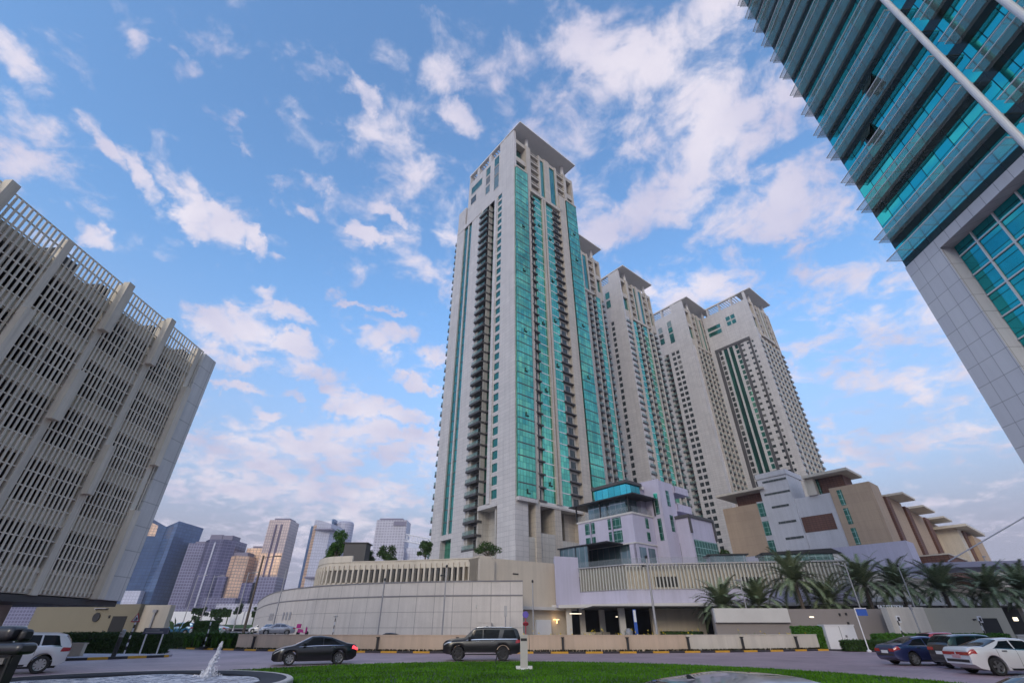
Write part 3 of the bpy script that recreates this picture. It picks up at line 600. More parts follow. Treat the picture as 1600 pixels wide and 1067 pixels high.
for k in range(-1, NF - 1):
    zf = 32.4 + 4 * k if k >= 0 else 29.75
    for j, (a, c) in enumerate(segs):
        m = MB(); m.box(-1.35, -.03, a, c, zf, zf + .04)
        m.box(-1.41, -1.35, a, c, zf - .02, zf + .06, 1)
        if k >= 0: m.box(-1.08, -.035, a + .003, c - .003, zf - .42, zf - .38, 2); m.box(-1.13, -1.08, a, c, zf - .44, zf - .36, 1)
        y = c - .03
        while y > a:
            m.box(-1.35, -.03, y - .03, y, zf - .07, zf - .001, 2)
            y -= 1.45
        m.box(-1.35, -.04, a, a + .05, zf - .06, zf + .1, 1)
        part('sun_shelf', m, [MT['shelf_glass'], MT['mullion'], MT['shelf_grey']], b)
for y, z in ((-17.2, 34.0), (-7.3, 45.6), (-4.6, 41.8)):
    m = MB(); m.q([(-.06, y, z + 1.6), (-.06, y + 1.4, z + 1.6), (-.75, y + 1.4, z), (-.75, y, z)]); m.box(-.06, -.032, y, y + 1.4, z - .05, z + 1.65)
    part('open_sash', m, MT['turq_dark'], b)
# ---------------------------------------------------------------- podium buildings in front of the towers
def catmull(P, n=8):
    out = []
    for i in range(len(P) - 1):
        p0, p1, p2, p3 = P[max(i-1, 0)], P[i], P[i+1], P[min(i+2, len(P)-1)]
        for k in range(n):
            t = k / n
            out.append(tuple(.5 * (2*b + (c-a)*t + (2*a-5*b+4*c-d)*t*t + (3*b-a-3*c+d)*t**3) for a, b, c, d in zip(p0, p1, p2, p3)))
    return out + [tuple(P[-1])]
def ribbon(mb, path, z0, z1, th=.4, mi=0, out=0.0):
    """a wall of thickness th along a plan path whose outside lies to the right of travel"""
    n = len(path); A, B = [], []
    for i, p in enumerate(path):
        a = Vector(path[max(i-1, 0)]); c = Vector(path[min(i+1, n-1)]); d = (c - a).normalized(); nn = Vector((d.y, -d.x))
        A.append(Vector(p) + nn * out); B.append(Vector(p) + nn * (out - th))
    rows = [[(a.x, a.y, z0), (a.x, a.y, z1), (b_.x, b_.y, z1), (b_.x, b_.y, z0)] for a, b_ in zip(A, B)]
    mb.grid(rows, mi, close=True)
    mb.q(rows[0][::-1], mi); mb.q(rows[-1], mi); return A
def arclen(path):
    s = [0]
    for a, b in zip(path, path[1:]): s.append(s[-1] + hypot(b[0]-a[0], b[1]-a[1]))
    return s
def along(path, s, S):
    for i in range(len(path) - 1):
        if S[i+1] >= s or i == len(path) - 2:
            t = (s - S[i]) / max(1e-6, S[i+1] - S[i]); a, b = path[i], path[i+1]
            d = Vector((b[0]-a[0], b[1]-a[1])).normalized()
            return Vector((a[0] + (b[0]-a[0])*t, a[1] + (b[1]-a[1])*t)), d
MT['beige'] = plain('beige_render', (.60,.52,.42), .75, var=.08, scale=.15, streak=.10)
MT['cream'] = plain('cream_render', (.64,.57,.47), .75, var=.10, scale=.2, streak=.14)
MT['joint'] = plain('joint_grey', (.20,.19,.20), .7)
MT['cladding'] = plain('grey_cladding', (.57,.52,.48), .55, var=.10, scale=.25, streak=.10)
wp = catmull([(-95, 200), (-75, 155), (-58, 122), (-45, 100.5), (-34.5, 89.6), (-27.2, 84.9), (-19.4, 81.4), (-9.9, 79.1), (1.6, 78)], 8)
cw = thing('curved_wall', 'long pale curved wall of square panels below the round drum', 'wall')
m = MB(); ribbon(m, wp, 0, 7.94, .5); part('cladding', m, MT['cladding'], cw)
m = MB(); ribbon(m, wp, 7.94, 8.12, .6, out=.08); ribbon(m, wp, 6.02, 6.2, .3, out=.06); part('dark_trim', m, MT['joint'], cw)
m = MB(); ribbon(m, wp, 3.98, 4.02, .2, out=.012); ribbon(m, wp, 1.98, 2.02, .2, out=.012)
S = arclen(wp); s = 1.0
while s < S[-1] - .5:
    p, d = along(wp, s, S); n = Vector((d.y, -d.x)); a = p + n * .014
    q = a + d * .05; m.q([(a.x, a.y, .1), (q.x, q.y, .1), (q.x, q.y, 6.0), (a.x, a.y, 6.0)])
    m.q([(a.x, a.y, 6.2), (q.x, q.y, 6.2), (q.x, q.y, 7.9), (a.x, a.y, 7.9)]); s += 2.9
part('panel_joint', m, MT['joint'], cw)
for grp, ss in (('a', 107), ('b', 117)):
    for r in range(2):
        for k in range(3):
            p, d = along(wp, S[-1] - (S[-1] - ss) + k * 1.5, S); n = Vector((d.y, -d.x)); a = p + n * .05
            v = MB(); z = 3.2 - r * 2.3
            q = a + d * .8; v.q([(a.x, a.y, z), (q.x, q.y, z), (q.x, q.y, z + 1.2), (a.x, a.y, z + 1.2)]); part('vent_grille', v, MT['steel'], cw)
# the drum behind it, with a row of upright slots
dp = catmull([(-40, 108), (-36.9, 96.2), (-33.4, 90.0), (-29.2, 88.0), (-21.9, 86.6), (-15.7, 85.2), (-10.0, 83.7), (-4.9, 82.3)], 10)
dr = thing('round_drum', 'cream rounded podium drum with a row of upright slots', 'podium')
m = MB(); ribbon(m, dp, 0, 8.5, .5); ribbon(m, dp, 10.5, 11.65, .5); part('wall', m, MT['cream'], dr)
lo = [p for p in dp if p[0] < -27.6]; m = MB(); ribbon(m, lo, 11.65, 12.7, .4, out=.05); ribbon(m, dp, 11.65, 11.8, .6, out=.1); part('parapet', m, MT['cream'], dr)
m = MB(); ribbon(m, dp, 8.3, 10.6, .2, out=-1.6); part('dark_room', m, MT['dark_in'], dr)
S2 = arclen(dp); s = 4.0; m = MB()
while s < S2[-1]:
    p, d = along(dp, s, S2); n = Vector((d.y, -d.x)); a = p + n * .06; w = d * .16
    c = [p - w + n * .22, p + w + n * .22, p + w - n * .8, p - w - n * .8]
    m.prism([(v.x, v.y) for v in c], 8.45, 11.2); s += 1.0
part('slot_fin', m, MT['cream'], dr)
m = MB()
p, d = along(dp, 38, S2); m.tube((p.x + .5, p.y + 1.2, 10.1), (p.x + .9, p.y + 1.2, 10.1), .10); part('lamp', m, lampm, dr)
m = MB(); m.box(-31, -27, 91.5, 94.5, 11.4, 15.3); m.box(-31.3, -26.7, 91.3, 94.7, 15.3, 15.45); solo('plant_room', m, MT['slab_dark'], 'small dark plant room box standing on the drum roof', 'plant room')
# roof deck the trees grow from
m = MB(); m.prism([(-35.5, 98), (-32, 91), (-20, 89.2), (-5, 90.6), (10, 99), (-8, 122), (-30, 122)], 10.9, 11.5)
solo('roof_deck', m, MT['stone_pale'], 'pale roof deck on top of the drum where the trees stand', 'roof deck')
# beige block
bb = thing('beige_block', 'plain beige block between the drum and the lilac building', 'building', (-5.2, 80, 0), radians(33.7))
m = MB(); m.box(0, 18.4, 0, 14, 0, 11.55); m.box(0, 2.2, -.35, 6, 4.9, 11.75); m.box(-.2, 2.5, -.6, .0, 4.9, 11.3); part('wall', m, MT['beige'], bb)
m = MB(); m.box(-1, 18.6, -1.2, .0, 4.45, 4.9); part('ledge', m, MT['concrete'], bb)
m = MB(); m.box(3.2, 5.2, -.03, .5, 0, 3.0); part('doorway', m, MT['dark_in'], bb)
m = MB(); m.box(6.4, 7.5, -.06, .2, 9.4, 9.6); m.box(4.9, 5.15, -.25, 0, 7.5, 7.9); part('wall_lamp', m, MT['dark_metal'], bb)
m = MB(); m.box(10.6, 13.6, -.5, 0, 0, 3.1); part('cabinet', m, MT['white'], bb)
m = MB(); m.box(14.4, 15.0, -.9, -.02, 3.1, 3.2); m.tube((14.7, -.6, 2.6), (14.7, -.6, 3.1), .09); part('porch_lamp', m, lampm, bb)

# long louvred podium
MT['lilac'] = plain('lilac_render', (.52,.49,.60), .7, var=.07, scale=.2, streak=.10)
MT['lilac_dk'] = plain('lilac_grey_render', (.38,.36,.46), .7, var=.06, scale=.2)
MT['louvre'] = plain('louvre_slat', (.50,.49,.44), .5, var=.05)
lp = [(11.6, 88.2), (18.2, 82.2), (51.5, 77.0)]
lv = thing('louvred_podium', 'long lilac podium screened by upright slats above a dark undercroft', 'podium')
m = MB(); ribbon(m, lp, 5.2, 7.1, 1.0); part('lilac_band', m, MT['lilac'], lv)
m = MB(); m.prism([(7.3, 86.5), (11.6, 88.2), (11.8, 92), (7.6, 92)], 4.8, 12.5); part('lilac_wall', m, MT['lilac'], lv)
m = MB(); ribbon(m, [(7, 88)] + lp[1:] + [(58, 76)], 4.75, 5.2, 3.0, out=.9); part('concrete_edge', m, MT['concrete'], lv)
m = MB(); ribbon(m, lp, 10.62, 10.8, .9, out=.2); ribbon(m, lp, 7.1, 7.2, .5, out=.1); part('coping', m, MT['steel'], lv)
m = MB(); ribbon(m, lp, 7.2, 10.6, .3, out=-1.3); part('back_wall', m, MT['parapet'], lv)
S3 = arclen(lp); s = .25; m = MB()
while s < S3[-1]:
    p, d = along(lp, s, S3); n = Vector((d.y, -d.x)); w = d * .1
    c = [p - w, p + w, p + w - n * .5, p - w - n * .5]; m.prism([(v.x, v.y) for v in c], 7.2, 10.62); s += .56
part('slat', m, MT['louvre'], lv)
for a0, a1, za, zb in ((13.6, 17.2, 7.5, 9.0), (27, 29.5, 7.5, 8.8)):
    m = MB(); p, d = along(lp, a0, S3); q, d = along(lp, a1, S3); n = Vector((d.y, -d.x)) * -1.28
    m.q([(p.x + n.x, p.y + n.y, za), (q.x + n.x, q.y + n.y, za), (q.x + n.x, q.y + n.y, zb), (p.x + n.x, p.y + n.y, zb)]); part('dark_opening', m, MT['dark_in'], lv)
m = MB(); ribbon(m, [(x, y + .1) for x, y in lp], 10.8, 11.7, .05, out=-.2); part('glass_balustrade', m, MT['clear_rail'], lv)
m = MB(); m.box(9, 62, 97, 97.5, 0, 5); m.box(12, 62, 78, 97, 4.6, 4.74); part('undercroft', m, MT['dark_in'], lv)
m = MB(); m.box(22.6, 30.2, 83.6, 84.1, 0, 4.7); m.box(21.8, 22.6, 83, 84.1, 0, 4.7); part('undercroft_wall', m, MT['beige'], lv)
for x, y in ((16.9, 81.9), (12.0, 91), (15.2, 90), (31.0, 81.2), (9.4, 88)):
    m = MB(); m.box(x - .45, x + .45, y - .4, y + .4, 0, 4.74); part('column', m, MT['concrete'], lv)
m = MB(); m.box(11.8, 16.2, 89.2, 89.5, 0, 1.4); part('low_wall', m, MT['beige'], lv)
MT['lamp_white'] = plain('lamp_white', (1, .95, .85), emit=((1, .85, .6), 1.2), var=0)
m = MB(); m.box(17.4, 17.7, 89, 89.2, 3.5, 3.65); m.box(9.4, 11.3, 86.2, 86.4, 3.9, 4.0); part('ceiling_lamp', m, MT['lamp_white'], lv)
# right-hand end: low dark undercroft with a concrete edge behind the palms
um = thing('service_undercroft', 'low dark undercroft under a grey concrete edge behind the palms', 'undercroft')
m = MB(); m.box(52, 92, 83.6, 84.2, 5.0, 6.2); m.box(50, 92, 84.2, 96, 5.2, 6.0); part('concrete_edge', m, MT['concrete'], um)
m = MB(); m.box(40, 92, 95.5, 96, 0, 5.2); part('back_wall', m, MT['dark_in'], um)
for x in (58, 66, 74, 82):
    m = MB(); m.box(x - .4, x + .4, 84.4, 85.2, 0, 5.2); part('column', m, MT['concrete'], um)
m = MB(); m.prism([(54, 88), (58.0, 86.2), (90, 92), (88, 104), (60, 104)], 6.2, 9.0, top=[(54, 88, 10.6), (58.0, 86.2, 10.6), (90, 92, 7.0), (88, 104, 7.0), (60, 104, 10.5)])
part('ramp_wall', m, MT['cream'], um)
m = MB(); m.box(78.6, 79.2, 83.4, 83.6, 2.9, 3.4); part('lamp', m, MT['lamp_white'], um)

# ---------------------------------------------------------------- lilac apartment block
MT['green_glass'] = panel('green_window_glass', (.018,.13,.09), (.012,.09,.07), (.26,.42,.38), 1.05, 1.3, .06, .1, .55, weather=.2, tilt=.02)
MT['cyan_glass'] = panel('cyan_glass', (.10,.62,.66), (.05,.42,.48), (.02,.12,.13), 1.6, 6, .05, .06, .85, weather=.2, tilt=.12)
MT['clear_win'] = panel('grey_blue_glass', (.16,.24,.27), (.10,.17,.19), (.35,.36,.40), 1.5, 8, .06, .08, .6, weather=.3, tilt=.06)
lb = thing('lilac_apartment_block', 'lilac stepped apartment block with dark flat canopies and roof terrace', 'apartment block', (23.9, 95, 0), radians(40))
m = MB(); m.box(0, 7, 0, 14.6, 16.1, 21.3); m.box(7, 12.3, -2.6, 7, 10, 28.6); m.box(11.2, 20.4, -5.6, 5, 10, 21.7); m.box(6, 14, 6, 14, 21, 26)
m.box(6.99, 7.4, -2.6, 7.6, 28.6, 28.9); m.box(0, 7.2, 0, 15, 10, 12.4)
part('wall', m, MT['lilac'], lb)
m = MB(); m.box(5.2, 7.0, 1.2, 9.4, 21.3, 28.2); m.box(4.2, 11.5, 2, 10, 28.2, 28.75); part('stair_core', m, MT['lilac_dk'], lb)
m = MB(); m.box(-.15, 7.2, -.15, 14.8, 21.3, 21.65); m.box(-.1, 7.1, -.1, 14.7, 15.85, 16.1); part('floor_edge', m, MT['concrete'], lb)
# ground-floor glazing and canopy
m = MB(); m.box(.4, 6.5, 1.6, 12.4, 12.4, 15.85); part('terrace_glazing', m, MT['clear_win'], lb)
m = MB(); m.box(0, 6.8, .05, .6, 12.4, 15.85); m.box(0, 1.0, 0, 1.6, 12.4, 15.85); part('terrace_pier', m, MT['lilac'], lb)
for a, z in ((.9, 12.6), (3.8, 12.6)):
    m = MB(); m.box(a, a + 2.2, -.02, .04, z, z + 2.7); part('terrace_door', m, MT['clear_win'], lb)
m = MB(); m.box(-5.0, 1.0, 3.0, 16.4, 15.9, 16.12); part('canopy', m, MT['dark_metal'], lb)
m = MB(); m.box(-4.6, -4.5, 8.2, 16, 11.2, 15.9); m.box(-4.6, 0, 15.9, 16, 11.2, 15.9); part('glass_screen', m, MT['clear_win'], lb)
for x, y in ((-4.5, 8.3), (-4.5, 16), (-4.5, 11.6)):
    m = MB(); m.box(x - .12, x + .12, y - .12, y + .12, 11, 15.9); part('canopy_post', m, MT['dark_metal'], lb)
for y0, y1, z0, z1 in ((9.9, 12.6, 16.5, 18.2), (9.9, 12.6, 18.8, 21.0), (2.9, 6.3, 16.4, 18.6), (2.9, 6.3, 19.0, 21.1)):
    m = MB(); m.box(-.06, .1, y0, y1, z0, z1); part('window', m, MT['green_glass'], lb)
m = MB()
for y in (11.0, 5.2): m.box(-.22, .0, y - .18, y + .18, 16.1, 21.3)
part('lilac_strip', m, MT['lilac_dk'], lb)
for z0, z1 in ((16.6, 18.3), (19.0, 21.0)):
    m = MB(); m.box(4.1, 5.1, -.05, .1, z0, z1); part('window', m, MT['green_glass'], lb)
# terrace storey
m = MB(); m.box(1.2, 6.6, 2.2, 12.4, 21.65, 24.8); part('terrace_room', m, MT['clear_win'], lb)
m = MB(); m.box(-.05, 0, .3, 14.6, 21.65, 22.8); m.box(0, 6.8, -.05, 0, 21.65, 22.8); part('glass_balustrade', m, MT['clear_rail'], lb)
m = MB(); m.box(-1.0, 7.6, -1.6, 16.2, 24.75, 25.0); part('flat_canopy', m, MT['dark_metal'], lb)
for x, y in ((0, 14.8), (0, 8), (0, .6), (6.8, -.8)):
    m = MB(); m.box(x - .12, x + .12, y - .12, y + .12, 21.6, 24.8); part('canopy_post', m, MT['dark_metal'], lb)
m = MB(); m.box(.6, 5.2, 1.0, 9.6, 25.0, 27.6); part('penthouse_glazing', m, MT['cyan_glass'], lb)
m = MB(); m.box(.2, 5.6, .6, 10.2, 27.6, 28.2); part('penthouse_roof', m, MT['slab_dark'], lb)
# tall lilac slab windows
for z0 in (16.8, 21.8): 
    m = MB(); m.box(6.95, 7.05, -1.9, -1.0, z0, z0 + 4.2); part('window', m, MT['green_glass'], lb)
for z0 in (18.6, 23.6):
    m = MB(); m.box(9.2, 10.3, -2.65, -2.5, z0, z0 + 3.2); part('window', m, MT['green_glass'], lb)
# hanging balconies
for z in (23.2, 27.0):
    m = MB(); m.box(12.3, 17.6, -3.0, 1.6, z - .25, z); m.box(12.3, 17.6, -3.0, -2.85, z, z + 1.25); m.box(12.3, 12.5, -3, 1.6, z, z + 1.25); part('balcony', m, MT['lilac'], lb)
m = MB(); m.box(12.3, 17.2, 1.6, 6, 20, 29); part('balcony_wall', m, MT['cladding'], lb)
m = MB(); m.box(12.6, 14.4, 1.5, 1.6, 23.3, 26); part('balcony_window', m, MT['clear_win'], lb)
# right-hand cube
m = MB(); m.box(11.0, 20.7, -5.9, -5.6, 21.2, 21.75); m.box(10.9, 11.2, -5.9, 5, 21.2, 21.75); m.box(11.0, 11.45, -5.9, -5.55, 18.2, 21.2); m.box(20.2, 20.7, -5.9, -5.55, 17.4, 21.2); part('roof_trim', m, MT['slab_dark'], lb)
m = MB(); m.box(11.6, 20.3, -5.75, -5.5, 11.2, 17.0); part('corner_glazing', m, MT['green_glass'], lb)
m = MB(); m.box(11.1, 11.3, -2.6, -.8, 11, 16.6); part('side_window', m, MT['green_glass'], lb)
m = MB(); m.tube((6.0, 1.1, 27.4), (6.0, .7, 27.4), .4, n=12); part('satellite_dish', m, MT['white'], lb)

# terrace pavilions behind the louvred podium
pv = thing('terrace_pavilion', 'low glass pavilion with dark flat roof on the podium terrace', 'pavilion', (32.6, 83.2, 0), radians(-9))
m = MB(); m.box(0, 6.5, 0, 4, 12.2, 12.4); part('roof', m, MT['dark_metal'], pv)
m = MB(); m.box(.4, 6.0, .3, 3.6, 10.6, 12.2); part('glazing', m, MT['clear_win'], pv)
pv = thing('terrace_pavilion', 'long pale green pavilion with sloping dark roof beside the palms', 'pavilion', (40.5, 80.6, 0), radians(-9))
m = MB(); m.prism([(0, 0), (12, 0), (12, 4), (0, 4)], 12.0, 12.3, top=[(0, 0, 12.3), (10.5, 0, 12.75), (12, 4, 12.5), (0, 4, 12.3)]); part('roof', m, MT['dark_metal'], pv)
m = MB(); m.box(.3, 10.6, .4, 3.6, 10.6, 12.05); part('glazing', m, MT['green_glass'], pv)
m = MB(); m.box(10.6, 12, .3, 3.6, 10.6, 12.1); part('end_wall', m, MT['white'], pv)

# ---------------------------------------------------------------- beige and brown stepped residences
MT['sand'] = panel('sand_render', (.50,.365,.25), (.47,.34,.235), (.41,.30,.21), 40, 2.2, .03, .8, weather=.08, streak=.10)
MT['brown'] = panel('brown_lattice', (.19,.085,.055), (.15,.068,.045), (.09,.04,.03), .8, .5, .06, .75, weather=.2)
MT['grey_white'] = plain('grey_white_render', (.62,.60,.61), .7, var=.07, scale=.2, streak=.10)
sr = thing('stepped_residences', 'sand and brown stepped residences with flat overhanging roofs', 'residences', (89.4, 115, 0), radians(40))
m = MB(); m.box(.0, 12, 28.6, 39, 14, 32.7); m.box(-.5, 6.6, -.0, 9.2, 14, 33.0)
for x0, x1, y0 in ((11.5, 24, .2), (30, 46, .6), (53, 68, 1.2)): m.box(x0, x1, y0, 16, 10, 31.2 if x0 < 25 else 30.6)
part('sand_wall', m, MT['sand'], sr)
m = MB(); m.box(-.8, 9, 18.2, 26.4, 14, 38.4); m.box(-.25, 9, 9.2, 18.2, 14, 32.0); m.box(.1, 9, 26.4, 28.6, 14, 33); m.box(-.7, 8, 18.2, 26.4, 38.4, 38.8); m.box(-1.0, 10, 18, 26.6, 38.8, 40.2)
part('white_wall', m, MT['grey_white'], sr)
m = MB(); m.box(2.0, 12, 24.5, 35, 32.7, 35.9); m.box(-.35, 0, 10.4, 18.0, 23.3, 27.1); m.box(1.5, 8, 5.6, 11.6, 32, 36.3)
for x0, x1, y in ((6.65, 9.6, -.6), (24.05, 28, -.4), (46.05, 51, 0), (68.05, 72, .5)): m.box(x0, x1, y, 10, 8, 30.4)
m.box(10, 30, -7, -1.5, 12, 16.5); m.box(36, 48, -7, -2, 10, 14.0)
part('brown_lattice', m, MT['brown'], sr)
for bx in ((-2.0, 12, 25.0, 39.4, 35.9, 36.5), (-2.2, 9.5, 3.2, 14.0, 36.3, 36.95), (12, 23.5, -3.4, 14, 31.3, 31.8), (30.5, 43, -3.4, 14, 30.7, 31.2), (53.5, 64, -3.4, 14, 30.7, 31.2), (9.8, 30.2, -7.2, -1.3, 16.5, 16.8), (35.8, 48.2, -7.2, -1.8, 14, 14.3)):
    m = MB(); m.box(*bx); part('roof', m, MT['cream'], sr)
m = MB(); m.box(1.2, 2, 12.6, 13.6, 32, 36.3); m.box(-.9, 1, 12, 14.2, 32, 36.2); part('pavilion_wall', m, MT['cream'], sr)
for z in (18.9, 23.9, 28.9):
    m = MB(); m.box(.0, .3, 26.5, 28.5, z, z + 3.7); part('window', m, MT['green_glass'], sr)
for z in (19.2, 23.9, 28.4):
    m = MB(); m.box(-.56, -.3, 6.5, 7.6, z, z + 3.8); part('window', m, MT['green_glass'], sr)
m = MB(); m.box(1.0, 2.2, 11.4, 12.4, 32.1, 36.2); part('window', m, MT['green_glass'], sr)
for z, a, c in ((37.4, 18.4, 25), (34.0, 18.4, 25.4), (30.4, 19.8, 24.4), (26.2, 19.2, 23.8), (22.1, 18.6, 23.2)):
    m = MB(); m.box(-.88, -.5, a, c, z, z + .55); part('slot_window', m, MT['win_dark'], sr)
pwl = MB(); pwl.box(-6, -3.0, -3.4, 40, 0, 19.2 - .8); pwl.box(-3, 0, -3.4, -3, 0, 18.4)
solo('lilac_podium_wall', pwl, MT['lilac'], 'big plain lilac wall below the sand coloured residences', 'wall', loc=(89.4, 115, 0), rz=radians(40))

vl = thing('cream_villa', 'cream end block with narrow dark windows and thin flat roof', 'villa', (137.5, 150, 0), radians(40))
m = MB(); m.box(0, 22, 0, 21, 6, 28.2); part('wall', m, MT['cream'], vl)
m = MB(); m.box(-2.5, 26, -3, 22, 28.2, 28.9); m.box(-4, 9, 14, 24, 33, 33.6); m.box(2, 14, 6, 12, 30, 30.6); part('roof', m, MT['cream'], vl)
m = MB(); m.box(-.2, 6, 15, 22, 24, 33); m.box(6, 18, -.4, 3, 6, 28); part('brown_lattice', m, MT['brown'], vl)
m = MB(); m.box(10.2, 24, -1.6, 4, 6, 27); part('sand_bay', m, MT['sand'], vl)
for z in (13, 20.4):
    m = MB(); m.box(-.06, .2, 8.4, 9.9, z, z + 6.2); part('window', m, MT['win_dark'], vl)
m = MB(); m.box(-40, 30, -8, -6, 6, 15.5); part('podium_wall', m, MT['cream'], vl)

cp = thing('entrance_canopy', 'blue grey flat canopy hung from a slanting cable mast', 'canopy', (69.6, 85, 0), radians(-14))
m = MB(); m.box(0, 30, -1, 9, 10.4, 11.2); part('canopy_slab', m, MT['lilac_dk'], cp)
m = MB(); m.tube((4.6, 2, 11.6), (22, 3, 19.5), .10); part('cable', m, MT['steel'], cp)
m = MB(); m.box(8.9, 9.0, .2, .3, 11.2, 11.9); m.box(8.85, 9.25, .15, .4, 11.9, 12.1); part('roof_lamp', m, MT['steel'], cp)
for x in (2, 14, 26):
    m = MB(); m.tube((x, 4, 0), (x, 4, 10.6), .3); part('column', m, MT['concrete'], cp)
# ---------------------------------------------------------------- far skyline, about 700 m off across the water
def far(name, label, cat, polys, loc, rz, group='far towers on the skyline'):
    t = thing(name, label, cat, loc, rz, group)
    for pn, mb, m in polys: part(pn, mb, m, t)
    return t
MT['f_blue'] = panel('far_blue_glass', (.09,.17,.31), (.06,.12,.25), (.04,.08,.16), 6, 4.2, .35, .12, .5, weather=.3, wscale=.02)
MT['f_blueshade'] = panel('far_shaded_blue_glass', (.06,.12,.24), (.045,.09,.2), (.03,.06,.12), 6, 4.2, .35, .12, .5, weather=.3, wscale=.02)  # same blue glass darkened: shade of the right-turned side is in the colour
MT['f_purple'] = panel('far_purple_glass', (.075,.07,.15), (.055,.05,.12), (.22,.21,.31), 7, 3.8, .4, .2, .4, weather=.25, wscale=.03)
MT['f_maroon'] = panel('far_maroon_glass', (.09,.06,.115), (.07,.05,.09), (.15,.12,.18), 6, 3.8, .5, .2, .4, weather=.2, wscale=.03)
MT['f_lilac'] = panel('far_lilac_grid', (.10,.095,.18), (.08,.075,.15), (.27,.26,.36), 4, 3.6, .55, .25, .3, weather=.2, wscale=.03)
MT['f_sunset'] = panel('far_sunset_glass', (.92,.62,.40), (.80,.53,.35), (.42,.28,.22), 5, 3.8, .4, .3, .3, weather=.25, wscale=.03)  # sunset glow on the far glass is painted into this gold colour
MT['f_pink'] = panel('far_pink_granite', (.50,.40,.38), (.44,.35,.34), (.26,.22,.24), 3.2, 3.8, .5, .3, .3, weather=.2, wscale=.03)
MT['f_white'] = panel('far_white_panels', (.58,.58,.66), (.54,.54,.62), (.40,.40,.48), 4.0, 3.8, .35, .4, weather=.1, wscale=.03)
MT['f_grey'] = panel('far_grey_grid', (.30,.29,.36), (.24,.23,.31), (.46,.45,.52), 4.0, 3.6, .8, .4, weather=.2, wscale=.03)
MT['f_cap'] = plain('far_roof_grey', (.20,.18,.24), .7)
W0 = 700.0
# blue tower with a scooped, flaring top
m = MB(); q = MB(); gld = MB()
m.prism([(-545, 690), (-508, 684), (-508, 720), (-545, 720)], 0, 100, top=[(-541, 690, 137), (-514, 684, 135), (-514, 720, 130), (-541, 720, 130)])
q.prism([(-508, 684), (-492, 690), (-492, 720), (-508, 720)], 0, 100, top=[(-514, 684, 135), (-493, 690, 125), (-493, 720, 121), (-514, 720, 121)])
m.prism([(-492, 690), (-470, 680), (-462, 720), (-492, 720)], 0, 100, top=[(-493, 690, 125), (-468, 676, 130), (-458, 720, 128), (-493, 720, 118)])
gld.prism([(-512.6, 683.2), (-502, 687.2), (-502, 688.2), (-512.6, 686)], 112, 122, top=[(-513.4, 683, 130), (-503, 687, 126), (-503, 688, 126), (-513.4, 686, 130)])
lw_ = MB(); lw_.box(-505, -484, 676, 684, 0, 44)
far('far_tower', 'deep blue glass tower with a scooped flaring top', 'tower', [('glass_front', m, MT['f_blue']), ('shaded_side', q, MT['f_blueshade']), ('sunset_panel', gld, MT['f_sunset']), ('white_podium', lw_, MT['f_white'])], (0, 0, 0), 0)
m = MB(); m.box(-474, -444, 720, 750, 0, 84); m.box(-470, -450, 722, 745, 84, 88); far('far_tower', 'dark maroon flat topped tower beside the blue one', 'tower', [('facade', m, MT['f_maroon'])], (0, 0, 0), 0)
m = MB(); m.prism([(-455, 694), (-432, 700), (-428, 730), (-455, 730)], 0, 60, top=[(-455, 694, 104), (-432, 700, 104), (-428, 730, 104), (-455, 730, 104)]); c = MB(); c.box(-450, -434, 700, 722, 104, 107)
far('far_tower', 'lilac gridded tower with a pale cap left of the cluster', 'tower', [('facade', m, MT['f_lilac']), ('roof', c, MT['f_cap'])], (0, 0, 0), 0)
m = MB(); q = MB(); c = MB()
m.prism([(-436, 700), (-424, 688), (-404, 688), (-392, 700), (-392, 730), (-436, 730)], 0, 108); q.box(-415.5, -413.5, 687, 690, 0, 104); m.box(-388.0 - 10, -386, 690, 720, 0, 62)
c.box(-428, -411, 694, 715, 108, 115); c2 = MB(); c2.box(-410, -396, 694, 715, 108, 114)
far('far_tower', 'dark purple tower with a twin rounded crown', 'tower', [('facade', m, MT['f_purple']), ('light_strip', q, MT['f_white']), ('roof', c, MT['f_cap']), ('roof', c2, MT['f_cap'])], (0, 0, 0), 0)
m = MB(); c = MB(); p = MB(); m.prism([(-400, 704), (-381, 692), (-368, 700), (-368, 730), (-400, 730)], 0, 88); c.box(-395, -372, 702, 722, 88, 93); p.box(-402, -360, 680, 692, 0, 36); 
far('far_tower', 'glass tower in painted sunset gold, lowest of the three golden ones', 'tower', [('facade', m, MT['f_sunset']), ('roof', c, MT['f_cap']), ('podium', p, MT['f_lilac'])], (0, 0, 0), 0)
m = MB(); c = MB(); p = MB(); m.box(-385, -350, 720, 745, 0, 101); c.box(-378, -354, 722, 740, 101, 104); p.box(-372, -348, 700, 719, 0, 55)
far('far_tower', 'golden tower with a dark lower half between two others', 'tower', [('facade', m, MT['f_sunset']), ('roof', c, MT['f_cap']), ('lower_block', p, MT['f_purple'])], (0, 0, 0), 0)
m = MB(); q = MB(); c = MB(); p = MB()
m.box(-353, -322, 700, 730, 62, 136); q.box(-353, -322, 700, 730, 0, 62); c.box(-348, -326, 704, 726, 136, 139); p.box(-342.5, -340, 699, 700.4, 62, 130); p.box(-335, -332.5, 699, 700.4, 62, 130); 
gld = MB(); gld.box(-352, -323, 699.3, 700, 64, 92)
far('far_tower', 'tallest pink tower with golden middle and gridded foot', 'tower', [('facade', m, MT['f_pink']), ('lower_facade', q, MT['f_lilac']), ('roof', c, MT['f_cap']), ('dark_strip', p, MT['f_maroon']), ('sunset_band', gld, MT['f_sunset'])], (0, 0, 0), 0)
m = MB(); q = MB(); gld = MB(); c = MB()
